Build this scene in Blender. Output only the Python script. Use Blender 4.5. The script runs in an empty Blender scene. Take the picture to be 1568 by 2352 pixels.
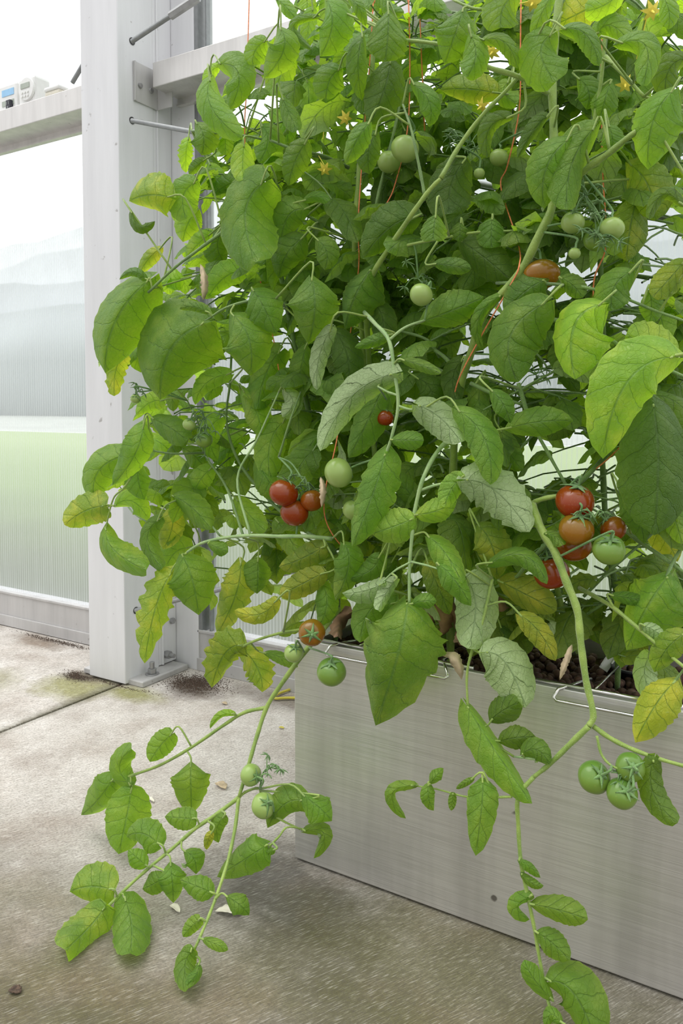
import bpy, math, random
from mathutils import Vector, Matrix
C = bpy.context.scene.collection
SC = bpy.context.scene
R = math.radians
# ------------------------------------------------------------------ camera
F, CX, HOR, H = 1810.0, 784.0, 930.0, 0.75
PIT, TH = R(2.6), R(31.6)
Y0 = HOR + F*math.tan(PIT)
cam_d = bpy.data.cameras.new('camera'); cam = bpy.data.objects.new('camera', cam_d); C.objects.link(cam)
cam.location = (0, 0, H); cam.rotation_euler = (math.pi/2-PIT, 0, TH)
cam_d.sensor_fit = 'VERTICAL'; cam_d.sensor_height = 36; cam_d.lens = 36*F/2352
cam_d.shift_y = (Y0-1176)/2352
cam_d.clip_start = 0.02; cam_d.clip_end = 500
SC.camera = cam
# ------------------------------------------------------------------ world, exposure
SC.view_settings.view_transform = 'Standard'; SC.view_settings.look = 'None'
SC.view_settings.exposure = 0.30; SC.view_settings.gamma = 1; SC.view_settings.use_curve_mapping = False
W = bpy.data.worlds.new('overcast'); SC.world = W; W.use_nodes = True
nt = W.node_tree; nt.nodes.clear()
def wn(t, **k):
    n = nt.nodes.new(t)
    for a, b in k.items(): setattr(n, a, b)
    return n
tc = wn('ShaderNodeTexCoord'); sx = wn('ShaderNodeSeparateXYZ')
nt.links.new(tc.outputs['Generated'], sx.inputs[0])
mr = wn('ShaderNodeMapRange'); mr.inputs[1].default_value = -0.9; mr.inputs[2].default_value = 0.5
mr.inputs[3].default_value = 0.55; mr.inputs[4].default_value = 1.12
nt.links.new(sx.outputs['Y'], mr.inputs[0])
bg = wn('ShaderNodeBackground'); bg.inputs[0].default_value = (0.985, 0.99, 1.0, 1)
mz = wn('ShaderNodeMapRange'); mz.inputs[1].default_value = 0.0; mz.inputs[2].default_value = 0.9
mz.inputs[3].default_value = 0.0; mz.inputs[4].default_value = 0.95; nt.links.new(sx.outputs['Z'], mz.inputs[0])
ad = wn('ShaderNodeMath', operation='ADD'); nt.links.new(mr.outputs[0], ad.inputs[0]); nt.links.new(mz.outputs[0], ad.inputs[1])
nt.links.new(ad.outputs[0], bg.inputs[1])
wo = wn('ShaderNodeOutputWorld'); nt.links.new(bg.outputs[0], wo.inputs[0])
sun_d = bpy.data.lights.new('sun', 'SUN'); sun_d.energy = 1.0; sun_d.angle = R(40); sun_d.color = (1, .98, .94)
sun = bpy.data.objects.new('sun', sun_d); C.objects.link(sun)
sun.rotation_euler = Vector((0.35, 0.25, -1.0)).to_track_quat('-Z', 'Y').to_euler()

# ------------------------------------------------------------------ photo measurement helpers
fw = Vector((-math.sin(TH)*math.cos(PIT), math.cos(TH)*math.cos(PIT), -math.sin(PIT)))
rt = Vector((math.cos(TH), math.sin(TH), 0)); up = rt.cross(fw); CAM = Vector((0, 0, H))
def ray(x, y): return fw + rt*((x-CX)/F) - up*((y-Y0)/F)
def onY(x, y, Y): r = ray(x, y); return CAM + r*(Y/r.y)
def onZ(x, y, Z=0.0): r = ray(x, y); return CAM + r*((Z-H)/r.z)
def proj(p):
    v = Vector(p)-CAM; d = v.dot(fw); return CX+F*v.dot(rt)/d, Y0-F*v.dot(up)/d, d
PLX0, PLX1, PLY0, PLY1, PLZ = -0.73, 0.62, 1.04, 1.36, 0.37
def pt(x, y, Y):
    """a point seen at x, y and standing Y metres towards the wall, kept above the floor and out of the steel planter"""
    p = onY(x, y, Y)
    if p.z < 0.025:
        r = ray(x, y); p = CAM + r*((0.025-H)/r.z)
    if p.z < PLZ+0.03 and p.x > PLX0-0.03 and p.y > PLY0-0.03 and p.z < PLZ+0.02:
        p = onY(x, y, PLY0-0.035)
        if p.z < 0.025: r = ray(x, y); p = CAM + r*((0.025-H)/r.z)
    return p

# ------------------------------------------------------------------ materials
class Mat:
    def __init__(s, name):
        s.m = bpy.data.materials.new(name); s.m.use_nodes = True; s.t = s.m.node_tree
        s.t.nodes.clear(); s.out = s.n('ShaderNodeOutputMaterial')
    def n(s, t, **k):
        x = s.t.nodes.new(t)
        for a, b in k.items(): setattr(x, a, b)
        return x
    def l(s, a, b): s.t.links.new(a, b)
    def set(s, sock, v):
        if hasattr(v, 'is_output') or hasattr(v, 'links'): s.l(v, sock)
        elif isinstance(v, (tuple, list)) and sock.type == 'RGBA' and len(v) == 3: sock.default_value = (*v, 1)
        else: sock.default_value = v
    def bsdf(s, col=(.8,.8,.8), rough=.5, metal=0., bump=None, **k):
        b = s.n('ShaderNodeBsdfPrincipled')
        s.set(b.inputs['Base Color'], col); s.set(b.inputs['Roughness'], rough); s.set(b.inputs['Metallic'], metal)
        for a, v in k.items(): s.set(b.inputs[a.replace('_', ' ')], v)
        if bump is not None: s.l(bump, b.inputs['Normal'])
        return b
    def coord(s, kind='Object', scale=(1,1,1), rot=(0,0,0), loc=(0,0,0)):
        t = s.n('ShaderNodeTexCoord'); mp = s.n('ShaderNodeMapping')
        mp.inputs['Scale'].default_value = scale; mp.inputs['Rotation'].default_value = rot; mp.inputs['Location'].default_value = loc
        s.l(t.outputs[kind], mp.inputs[0]); return mp.outputs[0]
    def noise(s, co, scale=5, detail=4, rough=.5, dist=0):
        x = s.n('ShaderNodeTexNoise'); s.l(co, x.inputs['Vector'])
        x.inputs['Scale'].default_value = scale; x.inputs['Detail'].default_value = detail
        x.inputs['Roughness'].default_value = rough; x.inputs['Distortion'].default_value = dist
        return x.outputs['Fac']
    def ramp(s, v, stops, interp='LINEAR'):
        x = s.n('ShaderNodeValToRGB'); s.l(v, x.inputs[0]); e = x.color_ramp.elements; x.color_ramp.interpolation = interp
        while len(e) > 1: e.remove(e[-1])
        e[0].position = stops[0][0]; c = stops[0][1]; e[0].color = (*c, 1) if isinstance(c, tuple) else (c, c, c, 1)
        for p, c in stops[1:]:
            q = e.new(p); q.color = (*c, 1) if isinstance(c, tuple) else (c, c, c, 1)
        return x.outputs[0]
    def mix(s, f, a, b, mode='MIX'):
        x = s.n('ShaderNodeMix', data_type='RGBA', blend_type=mode); s.set(x.inputs[0], f)
        s.set(x.inputs[6], a); s.set(x.inputs[7], b); return x.outputs[2]
    def math(s, op, a, b=0., c=0., clamp=False):
        x = s.n('ShaderNodeMath', operation=op); x.use_clamp = clamp
        s.set(x.inputs[0], a); s.set(x.inputs[1], b); s.set(x.inputs[2], c); return x.outputs[0]
    def bump(s, h, strength=.3, dist=.002):
        x = s.n('ShaderNodeBump'); s.l(h, x.inputs['Height'])
        x.inputs['Strength'].default_value = strength; x.inputs['Distance'].default_value = dist; return x.outputs[0]
    def done(s, sh): s.l(sh.outputs[0] if hasattr(sh, 'outputs') else sh, s.out.inputs[0]); return s.m

def simple(name, col, rough=.5, metal=0., nscale=60, var=.12, bump=.1):
    m = Mat(name); co = m.coord(); n = m.noise(co, nscale, 4)
    lo = tuple(c*(1-var) for c in col); hi = tuple(min(1, c*(1+var)) for c in col)
    return m.done(m.bsdf(m.ramp(n, [(.3, lo), (.7, hi)]), rough, metal, m.bump(n, bump, .001)))

STROKE = -63
def mat_concrete():
    m = Mat('concrete'); co = m.coord()
    big = m.noise(co, 1.3, 4, .55); med = m.noise(co, 9, 6, .65); fine = m.noise(co, 240, 3, .6)
    st0 = m.n('ShaderNodeMapping'); st0.inputs['Scale'].default_value = (24, 250, 1); m.l(m.coord(rot=(0, 0, R(STROKE))), st0.inputs[0]); st = st0.outputs[0]; streak = m.noise(st, 2.2, 4, .6)
    base = m.ramp(med, [(.28, (.46, .41, .36)), (.5, (.64, .60, .55)), (.72, (.78, .745, .70))])
    # worn, damp, algae grown concrete plus painted-in light falloff towards planter and house middle
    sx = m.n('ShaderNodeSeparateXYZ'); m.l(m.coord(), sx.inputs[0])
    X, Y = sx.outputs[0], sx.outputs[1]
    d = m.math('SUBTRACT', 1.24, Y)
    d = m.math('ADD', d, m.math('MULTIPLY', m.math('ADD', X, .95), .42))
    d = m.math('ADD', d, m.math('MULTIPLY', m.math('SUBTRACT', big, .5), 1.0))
    wet_dim = m.ramp(d, [(.10, 0.), (.74, 1.)])
    dirt = m.ramp(med, [(.3, (.095, .082, .058)), (.55, (.175, .155, .118)), (.75, (.32, .29, .245))])  # dirt tones, deepened to carry the painted falloff as well
    col = m.mix(wet_dim, base, dirt)
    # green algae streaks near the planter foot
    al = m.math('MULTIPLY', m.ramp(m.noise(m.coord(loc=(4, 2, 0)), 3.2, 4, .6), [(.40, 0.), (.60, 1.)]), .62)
    al = m.math('MULTIPLY', al, wet_dim)
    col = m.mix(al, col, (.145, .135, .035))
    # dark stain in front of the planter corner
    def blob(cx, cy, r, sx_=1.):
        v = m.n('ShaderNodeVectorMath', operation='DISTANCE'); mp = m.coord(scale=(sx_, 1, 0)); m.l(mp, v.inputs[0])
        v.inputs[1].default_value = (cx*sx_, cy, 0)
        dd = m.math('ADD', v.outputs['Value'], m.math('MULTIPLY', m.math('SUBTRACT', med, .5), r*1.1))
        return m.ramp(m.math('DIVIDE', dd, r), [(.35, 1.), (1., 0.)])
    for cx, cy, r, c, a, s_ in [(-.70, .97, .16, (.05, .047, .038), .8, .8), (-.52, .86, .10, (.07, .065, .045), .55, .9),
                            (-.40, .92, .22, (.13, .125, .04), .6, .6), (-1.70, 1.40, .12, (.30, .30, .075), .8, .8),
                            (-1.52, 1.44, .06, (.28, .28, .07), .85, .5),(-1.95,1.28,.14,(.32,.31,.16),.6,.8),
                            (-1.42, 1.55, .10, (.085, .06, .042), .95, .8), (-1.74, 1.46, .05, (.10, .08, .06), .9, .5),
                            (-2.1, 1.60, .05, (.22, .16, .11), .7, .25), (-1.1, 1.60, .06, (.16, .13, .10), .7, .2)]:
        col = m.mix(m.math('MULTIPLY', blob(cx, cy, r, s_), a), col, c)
    jn = m.math('ABSOLUTE', m.math('ADD', X, 1.605)); jn = m.math('ADD', jn, m.math('MULTIPLY', m.math('SUBTRACT', med, .5), .06))
    col = m.mix(m.ramp(jn, [(.004, .75), (.035, 0.)]), col, (.13, .12, .06))
    # rust coloured tint and broom strokes
    rust = m.ramp(m.noise(m.coord(loc=(9, 1, 0)), 5, 5, .6), [(.5, 0.), (.75, .30)])
    col = m.mix(rust, col, (.33, .23, .15))
    col = m.mix(m.ramp(streak, [(.42, .55), (.60, 0.)]), col, m.mix(1., col, (.46, .43, .40), 'MULTIPLY'))
    col = m.mix(m.ramp(fine, [(.35, .38), (.55, 0.)]), col, (.08, .07, .055))
    col = m.mix(m.ramp(streak, [(.56, 0.), (.72, .38)]), col, (.66, .64, .60))
    hgt = m.math('ADD', m.math('MULTIPLY', streak, .8), fine)
    return m.done(m.bsdf(col, .9, 0, m.bump(hgt, .6, .0025)))

def mat_steel():
    m = Mat('brushed_steel'); co = m.coord(scale=(3, 3, 320)); n = m.noise(co, 3, 3, .6)
    big = m.noise(m.coord(scale=(5, 1, 1.2)), 2.2, 3)
    stains = m.ramp(m.noise(m.coord(scale=(9, 1, .8), loc=(3, 0, 0)), 3, 4), [(.33, .80), (.6, 1.)])
    col = m.mix(.75, m.ramp(big, [(.3, (.71, .69, .675)), (.7, (.81, .795, .785))]), stains, 'MULTIPLY')
    col = m.mix(m.ramp(n, [(.35, .30), (.6, 0.)]), col, (.34, .33, .32))
    spk = m.ramp(m.noise(m.coord(), 34, 2, .3), [(.17, .8), (.20, 0.)])
    col = m.mix(spk, col, (.10, .085, .07))
    return m.done(m.bsdf(col, m.ramp(n, [(.3, .34), (.7, .50)]), .70, m.bump(n, .25, .0006), Anisotropic=.5))

def mat_alu(name, base=(.62, .62, .63), dark=.82, rough=.42, metal=.35):
    m = Mat(name); n = m.noise(m.coord(scale=(6, 6, .6)), 4, 5, .6); f = m.noise(m.coord(scale=(90, 90, 3)), 3, 3)
    sp = m.noise(m.coord(), 42, 3, .5)
    col = m.ramp(n, [(.3, tuple(c*dark for c in base)), (.7, base)])
    col = m.mix(m.ramp(sp, [(.24, .6), (.30, 0.)]), col, (.22, .2, .18))
    return m.done(m.bsdf(col, m.ramp(f, [(.3, rough-.08), (.7, rough+.1)]), metal, m.bump(f, .12, .0006)))

def mat_poly(name, haze):
    m = Mat(name); co = m.coord(); s = m.n('ShaderNodeSeparateXYZ'); m.l(co, s.inputs[0])
    rib = m.math('ABSOLUTE', m.math('SUBTRACT', m.math('FRACT', m.math('MULTIPLY', s.outputs[0], 1/.011)), .5))
    ribf = m.ramp(rib, [(.30, 0.), (.48, 1.)])
    tr = m.n('ShaderNodeBsdfTransparent'); tr.inputs[0].default_value = (.92, .94, .95, 1)
    tl = m.n('ShaderNodeBsdfTranslucent'); tl.inputs[0].default_value = (.80, .83, .85, 1)
    df = m.n('ShaderNodeBsdfDiffuse'); df.inputs[0].default_value = (.85, .87, .88, 1)
    gl = m.n('ShaderNodeBsdfGlossy'); gl.inputs[0].default_value = (1, 1, 1, 1); gl.inputs['Roughness'].default_value = .25
    dust = m.noise(m.coord(scale=(60, 1, 2)), 2, 3)
    a = m.n('ShaderNodeMixShader'); a.inputs[0].default_value = .3; m.l(tl.outputs[0], a.inputs[1]); m.l(df.outputs[0], a.inputs[2])
    b = m.n('ShaderNodeMixShader')
    fac = m.math('ADD', m.math('MULTIPLY', ribf, .26), m.math('ADD', m.math('MULTIPLY', dust, .16), haze-.08), clamp=True)
    m.l(fac, b.inputs[0]); m.l(tr.outputs[0], b.inputs[1]); m.l(a.outputs[0], b.inputs[2])
    c = m.n('ShaderNodeMixShader'); c.inputs[0].default_value = .04; m.l(b.outputs[0], c.inputs[1]); m.l(gl.outputs[0], c.inputs[2])
    return m.done(c)

def mat_leaf():
    m = Mat('tomato_leaf')
    uv = m.n('ShaderNodeUVMap'); s = m.n('ShaderNodeSeparateXYZ'); m.l(uv.outputs[0], s.inputs[0])
    u = m.math('ABSOLUTE', m.math('SUBTRACT', s.outputs[0], .5)); u2 = m.math('MULTIPLY', u, 2.)
    v = s.outputs[1]
    co = m.coord(); n1 = m.noise(co, 28, 4, .6); n2 = m.noise(co, 160, 3, .6); n3 = m.noise(co, 420, 2, .5)
    lat = m.math('SUBTRACT', v, m.math('MULTIPLY', m.math('POWER', u2, .85), .24))
    lat = m.math('ADD', lat, m.math('MULTIPLY', m.noise(co, 34, 3, .6), .16))
    fr = m.math('ABSOLUTE', m.math('SUBTRACT', m.math('FRACT', m.math('MULTIPLY', lat, 4.6)), .5))
    vein = m.ramp(fr, [(.0, 1.), (.035, 0.)])
    mid = m.ramp(u2, [(.0, 1.), (.05, 0.)])
    net = m.n('ShaderNodeTexVoronoi', feature='DISTANCE_TO_EDGE'); net.inputs['Scale'].default_value = 130; m.l(co, net.inputs['Vector'])
    netf = m.ramp(net.outputs[0], [(.0, 1.), (.09, 0.)])
    veins = m.math('MAXIMUM', mid, m.math('MULTIPLY', vein, .75))
    at = m.n('ShaderNodeAttribute'); at.attribute_name = 'tint'
    sep = m.n('ShaderNodeSeparateColor'); m.l(at.outputs['Color'], sep.inputs[0])
    yel, lum, blot = sep.outputs[0], sep.outputs[1], sep.outputs[2]
    green = m.ramp(n1, [(.25, (.080, .160, .026)), (.5, (.125, .228, .040)), (.78, (.185, .305, .062))])
    yellow = m.ramp(n1, [(.3, (.26, .34, .035)), (.7, (.50, .50, .06))])
    ymask = m.math('ADD', yel, m.math('MULTIPLY', m.math('MULTIPLY', m.ramp(n1, [(.45, 0.), (.7, 1.)]), blot), .6), clamp=True)
    ymask = m.math('MULTIPLY', ymask, m.math('SUBTRACT', 1., m.math('MULTIPLY', veins, .7)))
    top = m.mix(ymask, green, yellow)
    top = m.mix(m.math('MULTIPLY', veins, .32), top, (.25, .42, .14))
    # pale dry specks and brown rim
    spk = m.math('MULTIPLY', m.ramp(n2, [(.63, 0.), (.70, 1.)]), m.math('ADD', m.math('MULTIPLY', blot, .5), .12))
    top = m.mix(spk, top, (.45, .52, .22))
    rim = m.math('MULTIPLY', m.ramp(u2, [(.93, 0.), (1., 1.)]), .35)
    top = m.mix(rim, top, (.36, .44, .10))
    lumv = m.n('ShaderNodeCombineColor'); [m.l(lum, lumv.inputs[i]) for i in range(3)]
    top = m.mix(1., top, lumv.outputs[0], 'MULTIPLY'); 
    under = m.mix(m.math('MULTIPLY', veins, .5), m.mix(n1, (.38, .50, .24), (.50, .61, .34)), (.34, .46, .24))
    under = m.mix(m.math('MULTIPLY', ymask, .4), under, (.42, .45, .12))
    gm = m.n('ShaderNodeNewGeometry')
    col = m.mix(gm.outputs['Backfacing'], top, under)
    hgt = m.math('ADD', m.math('MULTIPLY', veins, -1.1), m.math('ADD', m.math('MULTIPLY', n2, .9), m.math('ADD', m.math('MULTIPLY', n3, .35), m.math('MULTIPLY', netf, -.35))))
    h2 = m.math('ADD', m.math('MULTIPLY', m.ramp(fr, [(.0, 0.), (.25, 1.)]), .28), m.noise(co, 62, 2, .45))
    b0 = m.n('ShaderNodeBump'); m.l(h2, b0.inputs['Height']); b0.inputs['Strength'].default_value = .6; b0.inputs['Distance'].default_value = .0045
    b1 = m.n('ShaderNodeBump'); m.l(hgt, b1.inputs['Height']); b1.inputs['Strength'].default_value = .7; b1.inputs['Distance'].default_value = .0018
    m.l(b0.outputs[0], b1.inputs['Normal']); bp = b1.outputs[0]
    p = m.bsdf(col, .46, 0, bp, Specular_IOR_Level=.34, Sheen_Weight=.08, Sheen_Roughness=.5)
    p.inputs['Sheen Tint'].default_value = (.75, .95, .8, 1)
    tl = m.n('ShaderNodeBsdfTranslucent')
    tcol = m.mix(ymask, (.42, .70, .020), (.85, .80, .06))
    tcol = m.mix(m.math('MULTIPLY', veins, .55), tcol, (.10, .24, .02))
    tcol = m.mix(1., tcol, lumv.outputs[0], 'MULTIPLY')
    m.l(tcol, tl.inputs[0]); m.l(bp, tl.inputs['Normal'])
    x = m.n('ShaderNodeMixShader'); x.inputs[0].default_value = .49; m.l(p.outputs[0], x.inputs[1]); m.l(tl.outputs[0], x.inputs[2])
    return m.done(x)

def mat_stem(name, a, b):
    m = Mat(name); co = m.coord(); n = m.noise(co, 45, 4); f = m.noise(co, 900, 2)
    col = m.ramp(n, [(.3, a), (.7, b)]); col = m.mix(m.ramp(f, [(.62, 0.), (.7, .5)]), col, (.50, .60, .33))
    return m.done(m.bsdf(col, .5, 0, m.bump(f, .5, .001), Subsurface_Weight=.0, Sheen_Weight=.3))

def mat_tomato(name, low, high, rough=.22):
    m = Mat(name); co = m.coord(); n = m.noise(co, 22, 3); s = m.noise(co, 500, 2)
    g = m.coord('Generated'); z = m.n('ShaderNodeSeparateXYZ'); m.l(g, z.inputs[0])
    zz = m.math('ADD', z.outputs[2], m.math('MULTIPLY', m.math('SUBTRACT', n, .5), .5))
    col = m.ramp(zz, [(.30, low), (.95, high)])
    col = m.mix(m.ramp(s, [(.62, 0.), (.72, .10)]), col, (.5, .4, .15))
    return m.done(m.bsdf(col, rough, 0, None, Coat_Weight=.15, Coat_Roughness=.12, Specular_IOR_Level=.4, Subsurface_Weight=.08, Subsurface_Scale=.004))

M = {}
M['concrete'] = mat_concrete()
M['steel'] = mat_steel()
M['alu'] = mat_alu('white_aluminium', (.70, .70, .715), .90, .5, .12)
M['alu_raw'] = mat_alu('raw_aluminium', (.72, .70, .68), .80, .40, .60)
M['sillm'] = mat_alu('sill_aluminium', (.52, .51, .50), .80, .5, .2)
M['poly'] = mat_poly('twin_wall_sheet', .36)
M['rod'] = simple('galvanised_rod', (.27, .28, .28), .45, .7)
M['bolt'] = simple('zinc_bolt', (.38, .38, .38), .4, .8)
M['chrome'] = simple('chrome_wire', (.62, .61, .59), .18, .95, var=.05, bump=.02)
M['seal'] = simple('black_seal', (.03, .03, .03), .6)
M['leaf'] = mat_leaf()
M['stem'] = mat_stem('green_stem', (.16, .26, .035), (.29, .40, .07))
M['stem_pale'] = mat_stem('downy_stem', (.20, .34, .11), (.33, .46, .18))
M['stem_dark'] = mat_stem('shaded_stem', (.09, .17, .04), (.16, .27, .06))
M['calyx'] = mat_stem('calyx_green', (.07, .17, .04), (.15, .29, .07))
M['dead'] = simple('dry_leaf', (.26, .15, .09), .85, nscale=40, var=.45, bump=.5)
M['tan'] = simple('dry_tan', (.50, .40, .26), .85, nscale=60, var=.35, bump=.5)
M['tom_red'] = mat_tomato('ripe_tomato', (.27, .026, .002), (.20, .045, .003))
M['tom_orange'] = mat_tomato('ripening_tomato', (.29, .055, .003), (.19, .075, .004))
M['tom_brown'] = mat_tomato('half_ripe_tomato', (.29, .11, .005), (.17, .10, .006))
M['tom_green'] = mat_tomato('green_tomato', (.19, .30, .045), (.10, .21, .03), .28)
M['tom_pale'] = mat_tomato('pale_green_tomato', (.31, .42, .12), (.25, .37, .085), .3)
M['twine'] = simple('orange_twine', (.80, .24, .10), .7, nscale=400, var=.25)
M['flower'] = simple('yellow_petal', (.85, .70, .10), .6)
M['plastic_w'] = simple('white_plastic', (.78, .78, .76), .4, var=.03, bump=.02)
M['plastic_c'] = simple('cream_plastic', (.70, .66, .55), .5, var=.05)
M['plastic_g'] = simple('grey_screen', (.38, .42, .36), .25, var=.05)
M['plastic_b'] = simple('blue_sticker', (.30, .55, .80), .5, var=.05)
M['plastic_k'] = simple('black_plastic', (.03, .03, .04), .4)
M['pebble'] = simple('clay_pebble', (.085, .045, .030), .85, nscale=90, var=.5, bump=.6)
def mat_lawn():
    m = Mat('lawn'); co = m.coord(); n = m.noise(co, .8, 4); s = m.n('ShaderNodeSeparateXYZ'); m.l(co, s.inputs[0])
    y = m.math('ADD', s.outputs[1], m.math('MULTIPLY', m.math('SUBTRACT', n, .5), 1.4))
    col = m.ramp(m.math('DIVIDE', y, 12.), [(.17, (.035, .04, .018)), (.27, (.085, .12, .03)), (.45, (.17, .25, .065)), (1., (.29, .38, .15))])
    return m.done(m.bsdf(col, .9))
M['grass'] = mat_lawn()
M['field'] = simple('pale_gravel', (.42, .44, .40), .9, nscale=.5, var=.1)
M['tree'] = simple('far_trees', (.42, .45, .47), .95, nscale=.12, var=.15)
M['hose'] = simple('yellow_hose', (.55, .48, .06), .5)
M['debris'] = simple('dark_debris', (.07, .045, .03), .95, nscale=300, var=.7, bump=.8)

# ------------------------------------------------------------------ mesh helpers
def link(name, verts, faces, mat, parent=None, loc=(0,0,0), smooth=False, mats=None, midx=None):
    me = bpy.data.meshes.new(name); me.from_pydata([tuple(v) for v in verts], [], faces); me.update()
    for mm in (mats or [mat]): me.materials.append(mm)
    if midx: me.polygons.foreach_set('material_index', midx)
    if smooth: me.polygons.foreach_set('use_smooth', [True]*len(me.polygons))
    o = bpy.data.objects.new(name, me); C.objects.link(o)
    if parent is not None: o.parent = parent
    o.location = loc
    return o
class MB:
    def __init__(s): s.v = []; s.f = []
    def add(s, v, f):
        k = len(s.v); s.v += [Vector(q) for q in v]; s.f += [tuple(k+i for i in q) for q in f]; return s
    def box(s, x0, y0, z0, x1, y1, z1):
        return s.add([(x0,y0,z0),(x1,y0,z0),(x1,y1,z0),(x0,y1,z0),(x0,y0,z1),(x1,y0,z1),(x1,y1,z1),(x0,y1,z1)],
              [(0,3,2,1),(4,5,6,7),(0,1,5,4),(1,2,6,5),(2,3,7,6),(3,0,4,7)])
    def cyl(s, a, b, r, n=16, r2=None):
        a = Vector(a); b = Vector(b); d = (b-a).normalized(); q = d.to_track_quat('Z', 'Y'); r2 = r if r2 is None else r2
        v = [a + q @ Vector((r*math.cos(2*math.pi*i/n), r*math.sin(2*math.pi*i/n), 0)) for i in range(n)]
        v += [b + q @ Vector((r2*math.cos(2*math.pi*i/n), r2*math.sin(2*math.pi*i/n), 0)) for i in range(n)]
        f = [(i, (i+1)%n, n+(i+1)%n, n+i) for i in range(n)] + [tuple(range(n-1,-1,-1)), tuple(range(n, 2*n))]
        return s.add(v, f)
    def tube(s, pts, rad, n=8, caps=True):
        pts = [Vector(p) for p in pts]
        if not isinstance(rad, (list, tuple)): rad = [rad]*len(pts)
        v = []; prev = None
        for i, p in enumerate(pts):
            t = (pts[min(i+1, len(pts)-1)]-pts[max(i-1, 0)]).normalized()
            if prev is None: a = t.orthogonal().normalized()
            else: a = (prev - t*prev.dot(t)).normalized()
            prev = a; b = t.cross(a)
            v += [p + (a*math.cos(2*math.pi*k/n)+b*math.sin(2*math.pi*k/n))*rad[i] for k in range(n)]
        f = [(i*n+k, i*n+(k+1)%n, (i+1)*n+(k+1)%n, (i+1)*n+k) for i in range(len(pts)-1) for k in range(n)]
        if caps: f += [tuple(range(n-1,-1,-1)), tuple((len(pts)-1)*n+k for k in range(n))]
        return s.add(v, f)
    def build(s, name, mat, parent=None, smooth=False, bevel=0, org=None):
        base = Vector((0,0,0)) if org is None else Vector(org)
        if parent is not None and org is None: base = parent_loc(parent)
        o = link(name, [v-base for v in s.v], s.f, mat, parent, base if parent is None else base-parent_loc(parent), smooth)
        if bevel:
            b = o.modifiers.new('bevel', 'BEVEL'); b.width = bevel; b.segments = 2; b.limit_method = 'ANGLE'
        return o
def parent_loc(o):
    v = Vector(o.location)
    while o.parent: o = o.parent; v += Vector(o.location)
    return v
def thing(name, label, cat, loc=(0,0,0), group=None):
    o = bpy.data.objects.new(name, None); C.objects.link(o); o.location = loc; o.empty_display_size = .05
    o['label'] = label; o['category'] = cat
    if group: o['group'] = group
    return o
def tag(o, label, cat, group=None):
    o['label'] = label; o['category'] = cat
    if group: o['group'] = group
    return o
def struct(o): o['kind'] = 'structure'; return o
def catmull(P, k=5):
    P = [Vector(p) for p in P]
    if len(P) < 3: return P
    Q = [P[0]*2-P[1]] + P + [P[-1]*2-P[-2]]; out = []
    for i in range(1, len(Q)-2):
        a, b, c, d = Q[i-1:i+3]
        for j in range(k):
            t = j/k
            out.append(.5*((2*b)+(c-a)*t+(2*a-5*b+4*c-d)*t*t+(3*b-a-3*c+d)*t**3))
    out.append(P[-1]); return out

# ================================================================== THE SETTING
# floor: two concrete slabs with a joint running towards the wall
JX = -1.60
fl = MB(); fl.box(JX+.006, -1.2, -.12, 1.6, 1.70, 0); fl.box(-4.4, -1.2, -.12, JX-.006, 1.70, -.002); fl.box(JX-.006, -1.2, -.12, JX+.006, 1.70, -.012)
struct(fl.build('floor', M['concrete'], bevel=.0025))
# aluminium sill under the sheets
for nm, x0, x1 in (('trim_1', -4.4, -1.722), ('trim_2', -1.50, 1.6)):
    b = MB(); b.box(x0, 1.665, 0, x1, 1.72, .112); b.box(x0, 1.657, .0, x1, 1.665, .036); b.box(x0, 1.66, .108, x1, 1.668, .116)
    struct(b.build(nm, M['sillm'], bevel=.0015))
# twin wall sheets, each one real slab
for nm, x0, x1 in (('window_1', -4.4, -1.74), ('window_2', -1.47, 1.6)):
    b = MB(); b.add([(x0, 1.69, .10), (x1, 1.69, .10), (x1, 1.69, 2.6), (x0, 1.69, 2.6)], [(0,1,2,3)])
    struct(b.build(nm, M['poly']))
b = MB(); b.box(-1.80, 1.665, 0, -1.70, 1.70, 2.6); b.box(-1.62, 1.66, 0, -1.495, 1.705, 2.6)
struct(b.build('trim_3', M['alu'], bevel=.001))
b = MB(); b.box(-1.495, 1.662, .11, -1.482, 1.70, 2.6); b.box(-1.467, 1.675, .11, -1.462, 1.70, 2.6)
struct(b.build('trim_4', M['rod']))

# post: box front with a thinner flange behind, on a base plate
post = thing('support_post', 'tall white aluminium post standing on a bolted base plate against the wall', 'post', (-1.647, 1.52, 0))
b = MB(); b.box(-1.717, 1.463, .004, -1.577, 1.588, 2.6); b.build('column', M['alu'], post, bevel=.0025)
b = MB(); b.box(-1.705, 1.589, .018, -1.579, 1.659, 2.6); b.box(-1.580, 1.6, .018, -1.574, 1.606, 2.6); b.build('rear_flange', M['alu'], post, bevel=.0015)
b = MB(); b.box(-1.755, 1.475, .0, -1.525, 1.650, .016); b.build('base_plate', M['sillm'], post, bevel=.003)
def anchor(x, y, z, parent):
    b = MB(); b.cyl((x, y, z), (x, y, z+.003), .019, 20); b.cyl((x, y, z+.003), (x, y, z+.016), .0125, 6); b.cyl((x, y, z+.016), (x, y, z+.034), .007, 12)
    return b.build('anchor_bolt', M['bolt'], parent, bevel=.0008)
anchor(-1.551, 1.535, .016, post)
b = MB(); b.cyl((-1.578, 1.615, .045), (-1.560, 1.615, .045), .011, 6); b.cyl((-1.56, 1.615, .045), (-1.545, 1.615, .045), .006, 12); b.build('bolt', M['bolt'], post)
b = MB(); b.cyl((-1.578, 1.64, .135), (-1.570, 1.64, .135), .009, 6); b.build('bolt', M['bolt'], post)
b = MB(); b.box(-1.80, 1.56, 0, -1.719, 1.66, .05); b.build('foot_bracket', M['sillm'], post, bevel=.006)
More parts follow.
